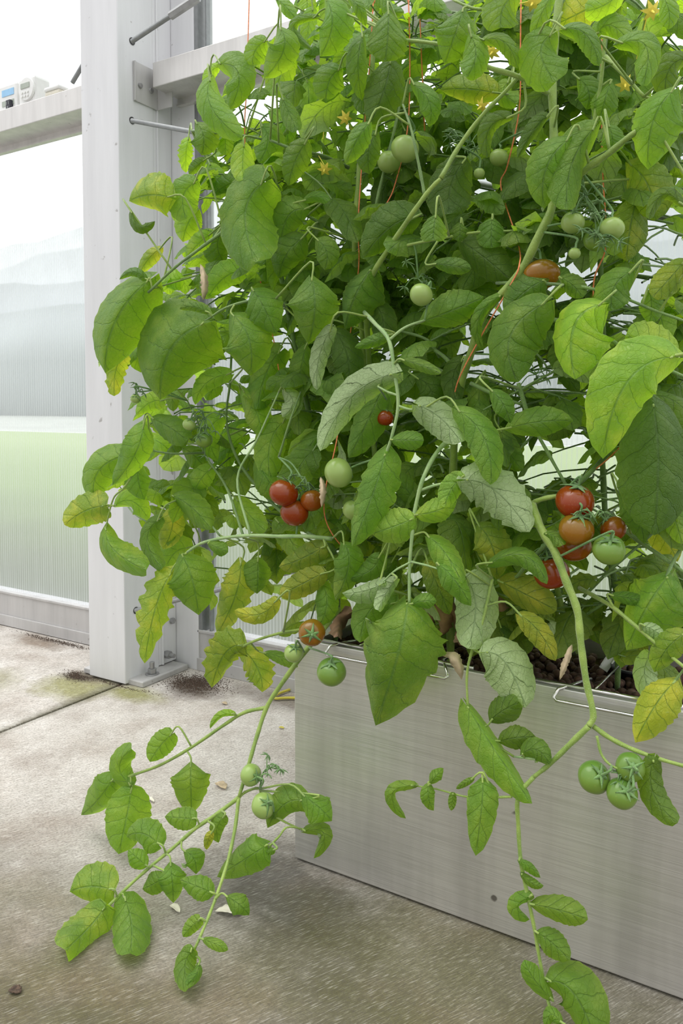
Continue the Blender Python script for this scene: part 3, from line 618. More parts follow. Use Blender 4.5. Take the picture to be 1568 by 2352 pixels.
LEAF_TXT = """
505 146 548 172 528 252 36 34 G t
482 184 487 250 556 318 34 28 F t
500 152 482 168 472 192 14 12 M l
452 284 467 314 463 357 33 33 G t
432 320 427 352 427 397 15 17 M l o.14
515 303 517 330 517 357 18 18 N l
602 290 615 325 594 374 36 30 G t
560 336 557 372 560 413 26 26 G l
700 330 676 374 662 427 30 28 G t
608 95 586 116 580 149 26 22 G t
645 68 650 118 606 180 34 38 F t
668 120 645 170 632 220 30 28 M l
722 40 674 62 716 114 9 11 F d c.6
718 22 708 60 708 106 18 18 M l
750 0 762 60 734 130 48 36 F t
778 160 755 188 748 237 36 34 G t
706 188 708 240 698 294 26 24 M l
636 0 655 14 678 42 14 15 G t
702 -15 705 2 705 20 20 20 M l
756 245 736 285 725 327 20 18 M t
650 228 664 260 681 300 18 20 F t
622 255 650 285 662 330 26 28 N l
800 -4 823 16 840 60 12 14 F t
386 452 338 448 296 462 46 44 F v
302 488 322 520 356 508 9 14 F d c.5
446 420 420 452 428 503 34 32 F t
450 486 430 516 420 556 30 28 M l
552 414 516 428 488 450 16 22 M t
578 412 550 446 528 492 28 26 G t
600 422 562 492 588 602 72 52 F q
700 480 662 496 645 556 40 34 G t
692 548 656 588 640 640 40 36 G t
730 552 750 580 745 620 28 28 G t
700 460 728 450 754 462 10 14 G t
470 355 486 376 496 402 14 12 N d
468 368 450 384 434 402 12 14 M d
482 378 494 405 502 432 22 22 M l
338 646 262 742 242 857 82 40 F q
334 640 305 624 274 642 12 8 F d
366 572 340 596 318 632 18 14 G v
285 820 266 850 262 910 22 20 G v o.12
464 744 388 808 368 918 112 72 F q
536 725 572 782 574 864 52 60 F q
582 668 604 704 634 766 44 42 F t
716 642 722 712 708 791 56 64 F t
850 620 812 686 792 756 66 26 F t
556 622 512 640 478 684 28 32 M l
416 640 392 645 366 652 24 24 M l
472 715 442 704 412 710 10 10 F t
480 540 455 560 428 592 20 20 M l
508 535 500 572 520 608 30 32 N d
758 760 732 822 728 896 20 20 F u
655 898 672 926 648 958 22 22 F u c.5
522 860 472 882 448 930 20 22 G l
370 920 342 926 312 954 22 20 G l
352 962 390 982 430 1012 28 28 G t
328 985 306 1050 258 1114 30 34 F t
290 1045 226 1082 216 1149 46 30 F t
318 1064 318 1105 332 1148 26 30 G t
236 1162 190 1176 148 1206 38 36 F v
243 1216 262 1264 336 1310 36 22 F b
266 1160 305 1152 342 1196 26 24 G l
362 1195 338 1242 372 1307 24 16 F d
398 1172 394 1216 374 1262 26 28 G y
398 1140 440 1166 485 1216 32 24 G t
390 1320 356 1400 332 1524 32 36 F v o.16
420 1278 442 1334 456 1413 54 52 F t
430 1258 394 1278 374 1332 28 30 M l
478 1248 500 1258 524 1268 17 15 F t
592 1288 592 1330 590 1364 30 42 G t
552 1298 540 1370 498 1458 34 36 G v o.1
738 1258 690 1284 640 1302 30 26 F v
738 1318 692 1342 642 1368 28 28 G y
632 1382 592 1412 538 1402 20 20 F y
548 1482 512 1508 486 1580 34 44 F v o.12
555 1490 592 1536 602 1590 34 30 G v o.12
610 1500 645 1510 684 1532 12 14 G t
898 860 802 916 735 1036 34 36 F u
884 878 846 962 800 1052 42 30 G t
884 1044 852 1144 808 1256 50 34 F q o.1
942 1194 897 1212 853 1226 38 37 F l
958 1182 1005 1172 1049 1150 28 26 F l
1060 1098 1036 1124 1020 1166 22 26 F l
902 1010 936 1010 973 1012 20 22 F t
964 932 1014 962 1058 1016 32 40 F u
1054 944 1114 1012 1126 1114 32 38 F t
1072 1102 1142 1130 1216 1222 52 52 F u o.1
892 770 856 784 814 798 14 14 G t
928 828 966 838 1012 858 12 14 F t
972 738 1040 712 1112 682 42 36 G t
872 1344 830 1358 785 1362 30 18 F u
906 1334 884 1366 868 1402 12 18 F u
934 1386 914 1500 862 1667 94 84 F q q2.2 o.07
900 1386 850 1402 826 1476 36 36 G t
1076 1336 1092 1398 1074 1490 50 44 F u
985 1234 1022 1270 1062 1340 24 32 F l
1008 1298 1042 1330 1082 1392 22 30 F t
984 1298 1008 1352 1032 1412 26 26 G v
948 1386 975 1380 1002 1382 17 17 F t
1118 1498 1166 1528 1206 1626 48 58 F u
1074 1624 1136 1722 1222 1846 18 46 F q q2
1108 1796 1106 1850 1092 1966 34 32 F t
1130 1652 1152 1634 1192 1612 30 30 G d
1148 1702 1188 1694 1230 1692 26 24 G d
1200 1732 1232 1722 1262 1756 24 26 G d
946 1804 900 1826 932 1880 11 15 F t c.5
988 1800 1000 1784 1018 1764 14 13 F t
984 1804 984 1834 996 1862 16 17 F t
1040 1824 1038 1843 1036 1862 9 9 F t
1083 1790 1066 1800 1047 1812 7 7 F t
1192 1976 1216 1990 1241 2016 8 13 F t
1198 2008 1224 2030 1248 2034 11 9 F t
1216 2060 1188 2086 1216 2112 10 20 F t c.5
1226 2078 1290 2092 1350 2112 30 24 F t
1236 2144 1268 2166 1309 2206 28 27 F t
1264 2292 1224 2246 1204 2204 18 22 F t
1264 2254 1322 2288 1372 2410 62 40 F q
1286 2346 1264 2330 1254 2362 15 14 F t
392 1688 364 1718 344 1750 26 26 F t
296 1798 274 1760 302 1720 20 26 F t
256 1794 222 1840 186 1872 30 36 F t
300 1820 290 1880 272 1962 50 46 F t
438 1760 438 1808 440 1872 42 42 F t
442 1880 410 1878 378 1876 24 23 F t
362 1936 325 1914 290 1922 32 32 F t
334 1986 312 1968 294 1952 20 20 F t
252 2042 206 2036 160 2048 42 46 F b
236 2090 204 2130 150 2182 46 42 F b
288 2068 302 2124 298 2190 40 40 F q
372 2018 346 2034 327 2042 22 24 F t
392 1988 396 2030 398 2074 30 30 G t
426 1956 446 1974 450 2008 24 28 F t
482 2048 448 2034 413 2020 24 24 F t
522 2060 550 2078 572 2102 22 24 F t
608 1944 562 1974 498 2014 36 34 F t
456 2114 438 2130 420 2152 15 16 F t
467 2158 495 2168 524 2182 11 12 F t
438 2186 424 2222 434 2268 24 22 F t
456 2216 452 2236 430 2262 10 14 F t
512 1878 498 1904 502 1936 18 16 F t
485 1914 478 1930 474 1952 10 10 G y
692 1838 650 1850 614 1902 32 34 F t
698 1828 736 1858 762 1886 30 38 F t
700 1908 744 1916 720 1972 18 14 F t c.5
532 1640 504 1646 482 1674 6 10 F l
628 1952 620 1956 610 1954 7 7 F t
1062 26 1044 80 1020 148 52 46 F t
1082 84 1092 130 1070 178 28 32 F t
1132 212 1070 204 1010 206 30 34 M v
892 32 890 84 884 142 44 44 F t
896 144 880 212 848 286 44 40 G d
832 84 822 152 832 232 22 26 G t
950 194 986 236 984 292 22 24 G t
1264 80 1242 124 1276 188 52 48 F t
1296 66 1346 80 1376 152 16 26 F t
1426 98 1484 108 1474 198 24 30 F t
1110 92 1160 98 1188 158 14 20 F t
1542 210 1498 284 1488 390 66 42 F t
1302 322 1252 390 1250 480 56 42 F t
1362 296 1312 380 1302 482 32 52 F t
1398 290 1406 322 1400 352 26 26 G t
1448 378 1490 430 1502 508 48 48 M v
1460 464 1446 530 1438 600 38 44 M v
1562 466 1520 448 1490 504 13 16 F d c.5
1248 644 1200 674 1158 722 46 38 F t
1246 698 1170 776 1190 878 72 46 F t q1.6
1148 680 1098 734 1110 806 12 15 F t
1376 700 1316 752 1320 872 92 40 F l
1384 852 1354 838 1313 824 26 26 G u
1542 820 1436 884 1384 1054 60 72 F l
1542 814 1490 788 1436 772 36 44 G l
1172 982 1245 968 1316 966 34 32 F t
1130 898 1156 930 1172 972 22 24 F t
1500 930 1512 1064 1502 1230 68 88 F d
1290 640 1316 656 1338 684 24 22 F t
1446 626 1410 660 1405 714 42 36 F t
1492 672 1496 708 1490 744 26 26 G t
1568 604 1532 646 1498 682 30 30 G v
1532 1326 1482 1400 1438 1494 84 50 F b
1546 1568 1502 1624 1458 1706 46 36 F y
1500 1748 1500 1822 1556 1890 26 28 F d
1196 1414 1238 1452 1276 1518 24 28 F y
1154 1338 1212 1368 1278 1402 42 30 G y
1128 1292 1204 1276 1256 1342 16 26 F t
1100 1208 1132 1260 1140 1332 42 42 G v
1408 1368 1446 1374 1482 1382 14 15 F t
1480 1438 1502 1448 1526 1466 14 18 F u
1568 1458 1530 1492 1502 1544 30 30 F b
1490 1508 1480 1552 1502 1602 26 24 G u
1254 1226 1276 1234 1292 1252 12 18 F t
1062 374 1034 430 1032 492 50 48 G d
952 498 892 524 834 592 42 46 G d
1130 504 1128 530 1128 570 32 32 F t
1058 512 1056 530 1056 556 21 21 F t
1000 498 996 524 994 552 30 28 F t
1060 554 1112 592 1172 642 42 36 G d
846 284 820 320 793 378 28 20 F t
862 308 846 350 848 400 26 28 G d
1166 270 1122 298 1120 362 14 22 G d
1256 268 1226 298 1188 364 12 20 G d
1166 190 1158 212 1188 238 24 22 M l
1000 606 1040 610 1082 618 18 18 G t
1372 8 1322 34 1262 62 34 38 M v
1420 -12 1382 14 1344 24 26 26 G l
1520 -10 1536 26 1534 68 20 22 F t
1572 134 1536 160 1528 218 30 32 G d
1372 76 1402 58 1442 92 24 26 G t
1182 -12 1155 18 1150 64 42 42 F t
1268 -12 1240 38 1224 92 20 16 F t
884 -12 896 20 928 28 14 16 F t c.4
1330 182 1352 212 1346 252 28 30 M t
1400 192 1386 240 1372 292 30 28 M t
1568 300 1540 340 1520 390 28 30 N d
1100 640 1078 690 1090 750 22 20 N d
1300 800 1300 850 1330 905 26 24 N d
1240 770 1262 786 1258 830 22 18 B v
1430 1130 1462 1180 1480 1250 30 34 G t
1350 1200 1380 1220 1420 1290 26 26 B y
1490 1180 1530 1240 1556 1290 30 34 B y
1530 1150 1552 1200 1566 1250 24 26 G b
640 810 610 860 590 940 34 30 M b
700 800 690 850 680 900 28 26 M t
560 900 590 950 600 1010 30 28 M l
505 960 480 1000 500 1060 26 26 M l
770 760 800 830 790 900 34 34 M d
860 700 880 740 870 800 30 26 M d
650 970 620 1020 620 1100 34 34 M l
590 1060 620 1110 650 1160 26 32 M b
730 1000 700 1050 700 1100 26 24 M t
545 1150 570 1180 610 1220 26 26 M l
480 1080 450 1120 430 1180 24 24 M l
420 1030 450 1050 480 1090 22 24 M b
330 1000 372 1020 400 1050 18 20 M l
640 1200 660 1230 700 1290 26 26 M b
790 1250 800 1300 770 1380 32 34 G b
870 1280 850 1310 800 1330 22 24 G t
740 1340 750 1390 730 1440 26 26 G b
900 1290 880 1330 850 1350 18 20 M t
960 1160 930 1120 900 1090 22 24 M t
1020 1190 1060 1230 1060 1290 30 30 M b
1090 1290 1100 1340 1080 1400 28 26 M b
1150 1440 1160 1470 1150 1510 20 20 M d
1180 1120 1200 1180 1196 1250 24 26 M b
1150 990 1170 1040 1200 1080 26 26 M b
1060 830 1040 870 1050 930 26 26 M d
960 870 990 900 985 960 28 28 M d
1110 870 1100 920 1120 970 22 24 M b
760 1180 770 1220 800 1260 16 18 M t
560 1000 530 1030 520 1080 22 24 N l
1300 520 1270 560 1280 610 20 22 N d
1340 380 1340 430 1330 480 30 28 N d
1180 440 1170 490 1190 540 28 28 N d
900 400 880 440 880 490 26 26 N d
930 300 950 340 960 390 26 26 N d
760 400 770 450 760 500 24 26 N t
700 600 690 640 690 680 26 26 M b
600 560 610 600 610 650 28 26 M b
"""
# ------------------------------------------------------------------ stems: pixels along the photo's stem, each with its distance towards the wall
STEMS = """
1 70 m stem 768,1500,1.13 770,1440,1.12 775,1380,1.10 772,1290,1.07 752,1235,1.05 742,1160,1.08 735,1060,1.10 712,960,1.13 690,860,1.15 662,720,1.17 640,600,1.18 628,480,1.2 640,330,1.2 662,200,1.2 690,60,1.2 700,-60,1.2
1 48 p shoot 762,1238,1.03 700,1232,1.0 640,1232,.99 575,1230,.98 510,1236,.98 462,1248,.98 430,1268,.98
1 42 d branch 742,1245,1.07 680,1205,1.08 610,1140,1.1 548,1060,1.1 520,970,1.1 528,880,1.1 532,800,1.12
1 62 g shoot 778,1398,1.06 742,1445,1.02 690,1510,.985 640,1580,.97 612,1625,.96 590,1690,.94 572,1752,.92 548,1832,.90
1 40 g shoot 548,1832,.90 540,1900,.88 524,1975,.85 505,2035,.82 482,2098,.79 458,2155,.76 442,2190,.75
1 42 g shoot 612,1625,.96 560,1637,.95 510,1668,.94 440,1716,.92 370,1756,.91 300,1782,.90 262,1794,.90 250,1800,.90
1 44 g shoot 548,1832,.90 500,1868,.88 450,1902,.86 400,1945,.84 340,1995,.81 285,2045,.78 238,2092,.75
1 34 g branch 700,1445,1.02 640,1455,.99 575,1476,.98 530,1502,.98 482,1535,.98
1 30 g shoot 548,1832,.90 566,1818,.91 596,1812,.91 600,1850,.91 640,1880,.90 690,1905,.91
1 24 g branch 612,1950,.86 640,1922,.87 660,1900,.88 700,1905,.91
1 46 d branch 640,480,1.18 590,490,1.06 540,515,1.02 490,548,1.0 440,585,.98 395,620,.97 340,672,.96
1 34 d branch 662,720,1.17 640,690,1.0 580,690,.98 520,706,.97 470,738,.96
1 32 d branch 640,330,1.2 610,322,1.05 565,312,1.03 500,306,1.02 440,300,1.02
1 44 d branch 800,385,1.14 740,358,1.08 680,345,1.04 620,322,1.02
1 44 d branch 815,560,1.12 760,528,1.1 705,496,1.08 650,480,1.06
1 30 d branch 560,1236,.99 520,1120,1.05 468,1040,1.06 460,985,1.06 430,920,1.04
1 28 d branch 468,1040,1.06 400,1042,1.0 350,1035,.98 322,1030,.98
1 26 g branch 300,1098,.97 283,1122,.96 262,1142,.96 250,1180,.96 243,1216,.96
1 22 g branch 262,1162,.96 250,1160,.96 236,1163,.96
1 26 g branch 430,1268,.98 400,1300,.97 390,1322,.97
1 30 p branch 575,1230,.98 545,1100,1.0 590,1010,1.02 640,900,1.04
1 26 d branch 640,1050,1.02 668,960,1.02 690,900,1.05
1 24 d branch 505,1230,1.0 460,1180,1.02 400,1140,1.02
1 22 d branch 640,1090,1.1 600,1010,1.1 560,940,1.1
2 66 g stem 900,1500,1.16 880,1430,1.15 858,1320,1.14 850,1200,1.15 862,1080,1.16 850,960,1.16 842,860,1.15 828,740,1.13 815,620,1.10 815,520,1.09 822,430,1.1 830,330,1.12 850,200,1.15 862,60,1.18 870,-60,1.2
2 66 g branch 848,850,1.14 842,720,1.08 852,640,1.04 900,560,1.02 950,486,1.0 985,438,1.0 1012,410,1.0
2 50 g branch 1012,410,1.0 1055,335,1.02 1110,262,1.03 1165,205,1.04 1225,135,1.04
2 34 d branch 975,448,1.0 962,380,1.0 945,300,1.0 925,240,1.02
2 42 d branch 850,560,1.1 862,480,1.08 880,400,1.08 905,300,1.08 920,230,1.1
2 44 p shoot 820,700,1.08 860,742,1.0 892,780,.975 905,850,.97 914,930,.97 900,1000,.97 885,1045,.97
2 30 p branch 892,782,.975 930,752,.98 975,735,1.0
2 26 p branch 914,908,.97 890,900,.97 868,888,.97
2 26 p branch 914,932,.97 940,940,.97 970,940,.97
2 46 p shoot 1060,985,1.06 1010,1030,1.0 975,1090,.97 955,1160,.965 946,1230,.96 940,1310,.96 940,1388,.955
2 30 p branch 960,1128,.97 1010,1112,.96 1080,1104,.96
2 22 p branch 944,1290,.96 905,1312,.95 870,1346,.95
2 22 p branch 944,1290,.96 985,1300,.95 1020,1312,.95
2 24 p branch 952,1190,.96 940,1192,.96
2 34 g branch 890,575,1.03 950,560,1.02 1020,546,1.02 1090,534,1.03 1180,530,1.05
2 40 d branch 760,1225,1.1 800,1290,1.12 850,1320,1.14
2 40 d branch 1010,820,1.12 980,780,1.1 920,760,1.1
3 90 g stem 1040,1500,1.15 1035,1400,1.14 1036,1250,1.14 1040,1100,1.13 1046,960,1.10 1062,868,1.07 1085,800,1.05 1112,720,1.03 1190,632,1.02 1235,545,1.01 1268,470,1.02 1272,350,1.04 1268,190,1.05 1275,80,1.06 1290,-60,1.07
3 50 d branch 1060,868,1.07 1020,820,1.1 975,790,1.12
3 44 d branch 1050,870,1.07 1000,845,1.12 960,820,1.15
3 52 g branch 1258,214,1.04 1190,176,1.0 1115,152,.99 1060,115,.99 1000,100,.99 930,92,.99
3 66 g branch 1300,440,1.02 1345,390,1.0 1400,350,.99 1450,310,.98 1500,280,.97
3 34 g branch 1140,20,.99 1090,20,.98 1040,0,.98
3 66 g shoot 1330,1500,1.14 1300,1440,1.14 1268,1300,1.12 1240,1210,1.06 1220,1165,1.02 1240,1148,1.0 1285,1138,1.0
3 82 g shoot 1222,1160,1.0 1240,1210,.98 1275,1270,.975 1300,1335,.97 1325,1400,.965 1333,1470,.96 1345,1560,.955 1362,1640,.95 1352,1668,.945
3 56 g shoot 1352,1668,.945 1308,1710,.94 1262,1755,.935 1225,1785,.93
3 42 g shoot 1225,1785,.93 1190,1830,.92 1190,1900,.92 1196,1980,.915 1212,2060,.91 1228,2140,.905 1240,2210,.90 1256,2290,.895 1280,2380,.88
3 46 g shoot 1362,1668,.95 1400,1695,.95 1450,1720,.95 1510,1742,.95 1580,1762,.95
3 26 g branch 1370,1690,.94 1382,1735,.935 1410,1762,.93 1460,1775,.93
3 24 g branch 1175,1830,.92 1140,1832,.92 1100,1838,.92
3 20 g branch 1110,1835,.92 1060,1828,.92 1000,1812,.92 945,1804,.92
3 34 g shoot 1130,1330,1.0 1110,1420,.98 1085,1490,.965 1072,1550,.96 1074,1626,.955
3 26 g branch 1088,1492,.965 1105,1500,.96 1120,1498,.955
3 24 p branch 1235,1745,.93 1200,1740,.935 1180,1738,.95
3 40 d branch 1255,1250,1.0 1215,1290,1.02 1180,1330,1.04 1130,1350,1.06
4 64 d stem 1440,1520,1.20 1420,1400,1.2 1395,1250,1.2 1385,1100,1.2 1380,950,1.2 1385,800,1.2 1378,600,1.18 1370,420,1.17 1362,280,1.16 1385,130,1.16 1400,-60,1.18
4 46 g branch 1390,130,1.08 1430,170,1.06 1478,222,1.05
4 40 g branch 1362,290,1.08 1378,200,1.08 1388,90,1.08 1392,-30,1.08
4 44 d branch 1190,880,1.06 1215,960,1.06 1255,1035,1.06 1300,1115,1.05
4 50 d branch 1330,1110,1.06 1370,1070,1.1 1420,1010,1.14 1440,960,1.16
4 46 d branch 1400,1180,1.1 1450,1230,1.05 1510,1272,1.03 1580,1322,1.02
4 42 d branch 1080,880,1.06 1140,908,1.06 1200,930,1.07
4 34 d branch 1140,650,1.05 1220,650,1.02 1330,658,1.01 1420,680,1.01 1500,712,1.02 1580,740,1.02
4 44 d branch 1220,730,1.05 1300,740,1.02 1390,775,1.01 1450,810,1.0 1580,870,1.0
4 36 g branch 1580,812,.97 1560,815,.97 1540,818,.97
4 34 d branch 1340,1370,1.1 1400,1310,1.1 1470,1250,1.12 1560,1170,1.15
4 34 d branch 1250,1480,1.12 1300,1440,1.12 1380,1390,1.12 1440,1340,1.14
4 40 g branch 1330,1350,1.05 1400,1390,1.0 1450,1430,.98 1520,1490,.97 1580,1540,.96
4 40 d branch 1500,930,1.0 1470,900,1.02 1400,860,1.08
4 30 d branch 1190,900,1.08 1240,870,1.08 1290,845,1.1
4 36 d branch 1530,1330,1.0 1545,1290,1.02 1570,1250,1.03
4 30 d branch 1510,1640,.97 1540,1580,.97 1575,1530,.97
"""
STEMPTS = {1: [], 2: [], 3: [], 4: []}; 
MK = {'g': 'stem', 'p': 'stem_pale', 'd': 'stem_dark', 'm': 'stem_dark'}
for ln in STEMS.strip().splitlines():
    a = ln.split(); k = int(a[0]); rad = float(a[1])*1e-4*.72
    P = []
    for i, q in enumerate(a[4:]):
        x, y, Y = map(float, q.split(','))
        P.append(onY(x, y, Y) if (i < 3 and a[3] == 'stem') else pt(x, y, Y))
    if a[3] == 'stem':
        P[0].z = max(min(P[0].z, SOIL+.01), SOIL-.01)
        P = [Vector((P[1].x, P[1].y, SOIL))]+P[1:] if P[1].z > SOIL+.02 else [Vector((P[0].x, P[0].y, SOIL))]+[p for p in P[1:] if p.z > SOIL+.02]
    Q = catmull(P, 6); n = len(Q); taper = .62 if a[3] != 'stem' else .8
    rr = [rad*(1-(1-taper)*i/n)*(1+.07*math.sin(i*1.3+k)) for i in range(n)]
    b = MB(); b.tube(Q, rr, 9)
    # nodes, slightly swollen, and short hairs
    rn = random.Random(int(abs(P[0].x*9999)) % 9973)
    for i in range(2, n-1):
        for _ in range(4):
            d = Vector((rn.gauss(0,1), rn.gauss(0,1), rn.gauss(0,1))).normalized(); p = Q[i].lerp(Q[i+1], rn.random()) if i+1 < n else Q[i]
            s = p+d*rr[i]*.9; e = p+d*(rr[i]+.0022); w = d.orthogonal().normalized()*.00018
            b.add([s-w, s+w, e], [(0, 1, 2)])
    b.build(a[3], M[MK[a[2]]], PLANTS[k], smooth=True)
    STEMPTS[k] += Q
# ------------------------------------------------------------------ the leaves that can be told apart
parse(LEAF_TXT)
rl = random.Random(77)
for i, (bx, by, mx, my, tx, ty, wa, wb, lay, kd, *opt) in enumerate(LEAVES):
    o_ = {q[0]: float(q[1:]) for q in opt}
    Y = LAY[lay]+rl.uniform(-.018, .018)
    P_ = min((q for kk in STEMPTS for q in STEMPTS[kk] if q.y < 1.05), key=lambda q: (proj(q)[0]-bx)**2+(proj(q)[1]-by)**2); pj = proj(P_)
    if by > 1560 or ((pj[0]-bx)**2+(pj[1]-by)**2 < 30**2 and lay == 'F'): Y = P_.y-.006      # leaf stands on a shoot in front
    Ll = math.hypot(tx-bx, ty-by)
    d = proj(onY(mx, my, Y))[2]; k = d/F
    dr = rl.uniform(-.02, .3)*Ll*k
    b3 = pt(bx, by, Y); t3 = pt(tx, ty, Y+ (rl.uniform(-.35, .25)*Ll*k)); m3 = pt(mx, my, Y-rl.uniform(.05, .22)*Ll*k)
    if kd == 'u': m3 = pt(mx, my, Y+.05*Ll*k)
    curl = o_.get('c', rl.uniform(.16, .42)); 
    if kd in 'vyl' and rl.random() < .5: curl *= .5
    # parts of the data are visible half widths; keep a real petiole back to the closest stem
    P_ = min((q for kk in STEMPTS for q in STEMPTS[kk]), key=lambda q: (q-b3).length_squared+(.0 if q.z > b3.z-.02 or by < 1560 else .01))
    pet = MB(); gap = (P_-b3).length
    if gap > .16: P_ = b3+(P_-b3)*.16/gap
    dirn = (b3-m3).normalized(); cp = b3+dirn*min(.03, gap*.5)
    Q = [b3+(m3-b3)*.04, b3, cp, P_] if gap > .008 else [b3+(m3-b3)*.04, b3, P_]
    Q = catmull(Q, 4); pet.tube(Q, [.0011+.0006*j/len(Q) for j in range(len(Q))], 6)
    V, UV, Fc = leaf_geo(b3, m3, t3, wa*k, wb*k, 24, 6, o_.get('o', .035), curl, 1., i*7+1, kd == 'u', quilt=o_.get('q', 1.))
    V = [v if v.z > .006 else Vector((v.x, v.y, .006)) for v in V]
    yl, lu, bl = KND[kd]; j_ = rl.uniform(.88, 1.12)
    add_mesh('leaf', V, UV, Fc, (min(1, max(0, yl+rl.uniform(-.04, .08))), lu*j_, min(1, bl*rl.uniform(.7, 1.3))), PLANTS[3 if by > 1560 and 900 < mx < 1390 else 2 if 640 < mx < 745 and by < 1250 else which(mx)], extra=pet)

# ------------------------------------------------------------------ the rest of the foliage: compound leaves growing off the stems
POLY = [(636,-30),(690,40),(650,80),(585,105),(520,170),(480,240),(470,310),(440,400),(410,430),(415,520),(420,590),(330,650),(250,730),(250,820),(300,880),(320,960),(300,1040),(250,1100),(300,1150),(350,1210),(390,1290),(430,1400),(500,1430),(510,1490),(600,1520),(660,1480),(740,1440),(800,1440),(840,1500),(1010,1480),(1050,1450),(1150,1470),(1250,1480),(1330,1440),(1480,1490),(1500,1600),(1480,1800),(1620,1850),(1620,-30)]
HOLES = [(1250,850,38),(1205,1000,20),(1190,930,20),(1300,1040,48),(1400,1130,42),(1375,1300,42),(1180,880,28),(1075,790,24),(540,830,24),(640,800,26),(640,960,22),(600,1120,28),(520,1140,20),(480,690,12),(560,260,36),(620,250,24),(470,960,10),(720,1340,20),(500,1310,18),(460,1440,20),(1520,540,52),(1480,640,34),(1350,905,26),(770,540,14),(1130,520,10),(860,770,12),(1330,990,24),(1140,860,16),(1240,1100,14),(560,1000,14),(1540,90,16),(1210,300,10),(1320,260,12),(1180,240,14),(600,1010,12),(700,1230,14),(430,1250,14),(640,1120,20),(590,1190,16),(1050,1010,8),(1200,1080,14),(1420,1050,10),(700,300,12),(1112,128,16),(1170,100,18),(955,40,20),(1040,8,16),(840,25,16),(1240,145,10),(1140,200,12),(985,160,12),(1410,470,14),(1500,150,14),(1290,235,12),(1180,330,8),(1340,600,14),(1350,640,12),(1430,740,14),(1250,600,8),(880,100,10),(1500,440,10),(1340,470,8)]
def inside(x, y):
    c = False; n = len(POLY); j = n-1
    for i in range(n):
        xi, yi = POLY[i]; xj, yj = POLY[j]
        if (yi > y) != (yj > y) and x < (xj-xi)*(y-yi)/(yj-yi)+xi: c = not c
        j = i
    return c
def clear(x, y, r): return all((x-hx)**2+(y-hy)**2 > (hr*.9+r*.5)**2 for hx, hy, hr in HOLES)
rf = random.Random(2024)
fol = {k: [[], [], [], []] for k in PLANTS}; stalks = {k: MB() for k in PLANTS}
def grow(k, p0, d0, L, npair, col):
    d = Vector(d0).normalized(); P = [Vector(p0)]; n = npair+1
    for i in range(n*2):
        d = (d+Vector((rf.gauss(0, .10), rf.gauss(0, .10), -.11+rf.gauss(0, .08)))).normalized(); P.append(P[-1]+d*L/(n*2))
    made = 0; last = 0
    def leaflet(q, dd, ll):
        nonlocal made
        tip = q+dd*ll; mid = q+dd*ll*.5+Vector((0, 0, ll*.10)); tip.z -= ll*rf.uniform(.05, .4)
        x, y, z_ = proj(mid)
        if not inside(x, y) or not clear(x, y, F*ll*.5/z_): return False
        if q.y < 1.05 or q.y > 1.45: return False
        v_ = (Vector((rf.gauss(0, .55), rf.gauss(0, .55)+.25, -1))).normalized()
        wd = ll*rf.uniform(.26, .36)
        V, UV, Fc = leaf_geo(q, mid, tip, wd, wd, 11, 3, .08, rf.uniform(-.1, .45), .6, rf.randrange(10**6), False, view=v_, quilt=1., wave=1.3)
        g = fol[k]; o0 = len(g[0]); g[0] += V; g[1] += UV; g[2] += [tuple(o0+i_ for i_ in q_) for q_ in Fc]
        g[3] += [(min(1, max(0, col[0]+rf.gauss(0, .04))), col[1]*rf.uniform(.85, 1.15), col[2])]*len(V); made += 1
        return True
    for i in range(1, npair+1):
        q = P[i*2]; t = (P[i*2]-P[i*2-1]).normalized(); side = t.cross(Vector((0, 0, 1)))
        if side.length < .1: side = Vector((1, 0, 0))
        side.normalize()
        for s in (-1, 1):
            dd = (side*s+t*.45+Vector((0, 0, rf.uniform(-.7, .1)))).normalized()
            st = q+dd*.012
            if leaflet(st, dd, L*rf.uniform(.26, .42)): stalks[k].tube([q, st], .0009, 4, False); last = max(last, i*2)
    if leaflet(P[-1], (P[-1]-P[-2]).normalized(), L*rf.uniform(.38, .5)): last = len(P)-1
    if made:
        stalks[k].tube(P[:last+1], [.0017-.0006*i/len(P) for i in range(last+1)], 5, False)
    return made
tot = 0
for it in range(NFILL):
    x = rf.uniform(240, 1620); y = rf.uniform(-40, 1500)
    cx = min(1, abs(x-1000)/640)
    if x < 640 and rf.random() < .15: continue
    if not inside(x, y): continue
    Y = rf.uniform(1.09, 1.40); p = onY(x, y, Y)
    k = which(x+rf.gauss(0, 40))
    if p.z < PLZ+.05: continue
    near = min(STEMPTS[k], key=lambda q: (q-p).length_squared)
    if (near-p).length > .22: p = near+(p-near)*.22/(near-p).length
    a = rf.random()*6.283
    yb = max(0, (y-900)/600)*.16
    tot += grow(k, p, (math.cos(a), math.sin(a)*.8, rf.uniform(-.2, .5)), rf.uniform(.12, .20), rf.choice((1, 2, 2, 3)), (rf.uniform(0, .05)+yb*rf.random()*2, rf.uniform(.8, 1.1), .1+yb*3*rf.random()))
for k in PLANTS:
    V, UV, Fc, T = fol[k]
    if V:
        o = add_mesh('foliage', V, UV, Fc, T, PLANTS[k]); o['kind'] = 'stuff'
        o = stalks[k].build('leaf_stalks', M['stem_dark'], PLANTS[k], smooth=True); o['kind'] = 'stuff'
print('filler leaflets', tot)

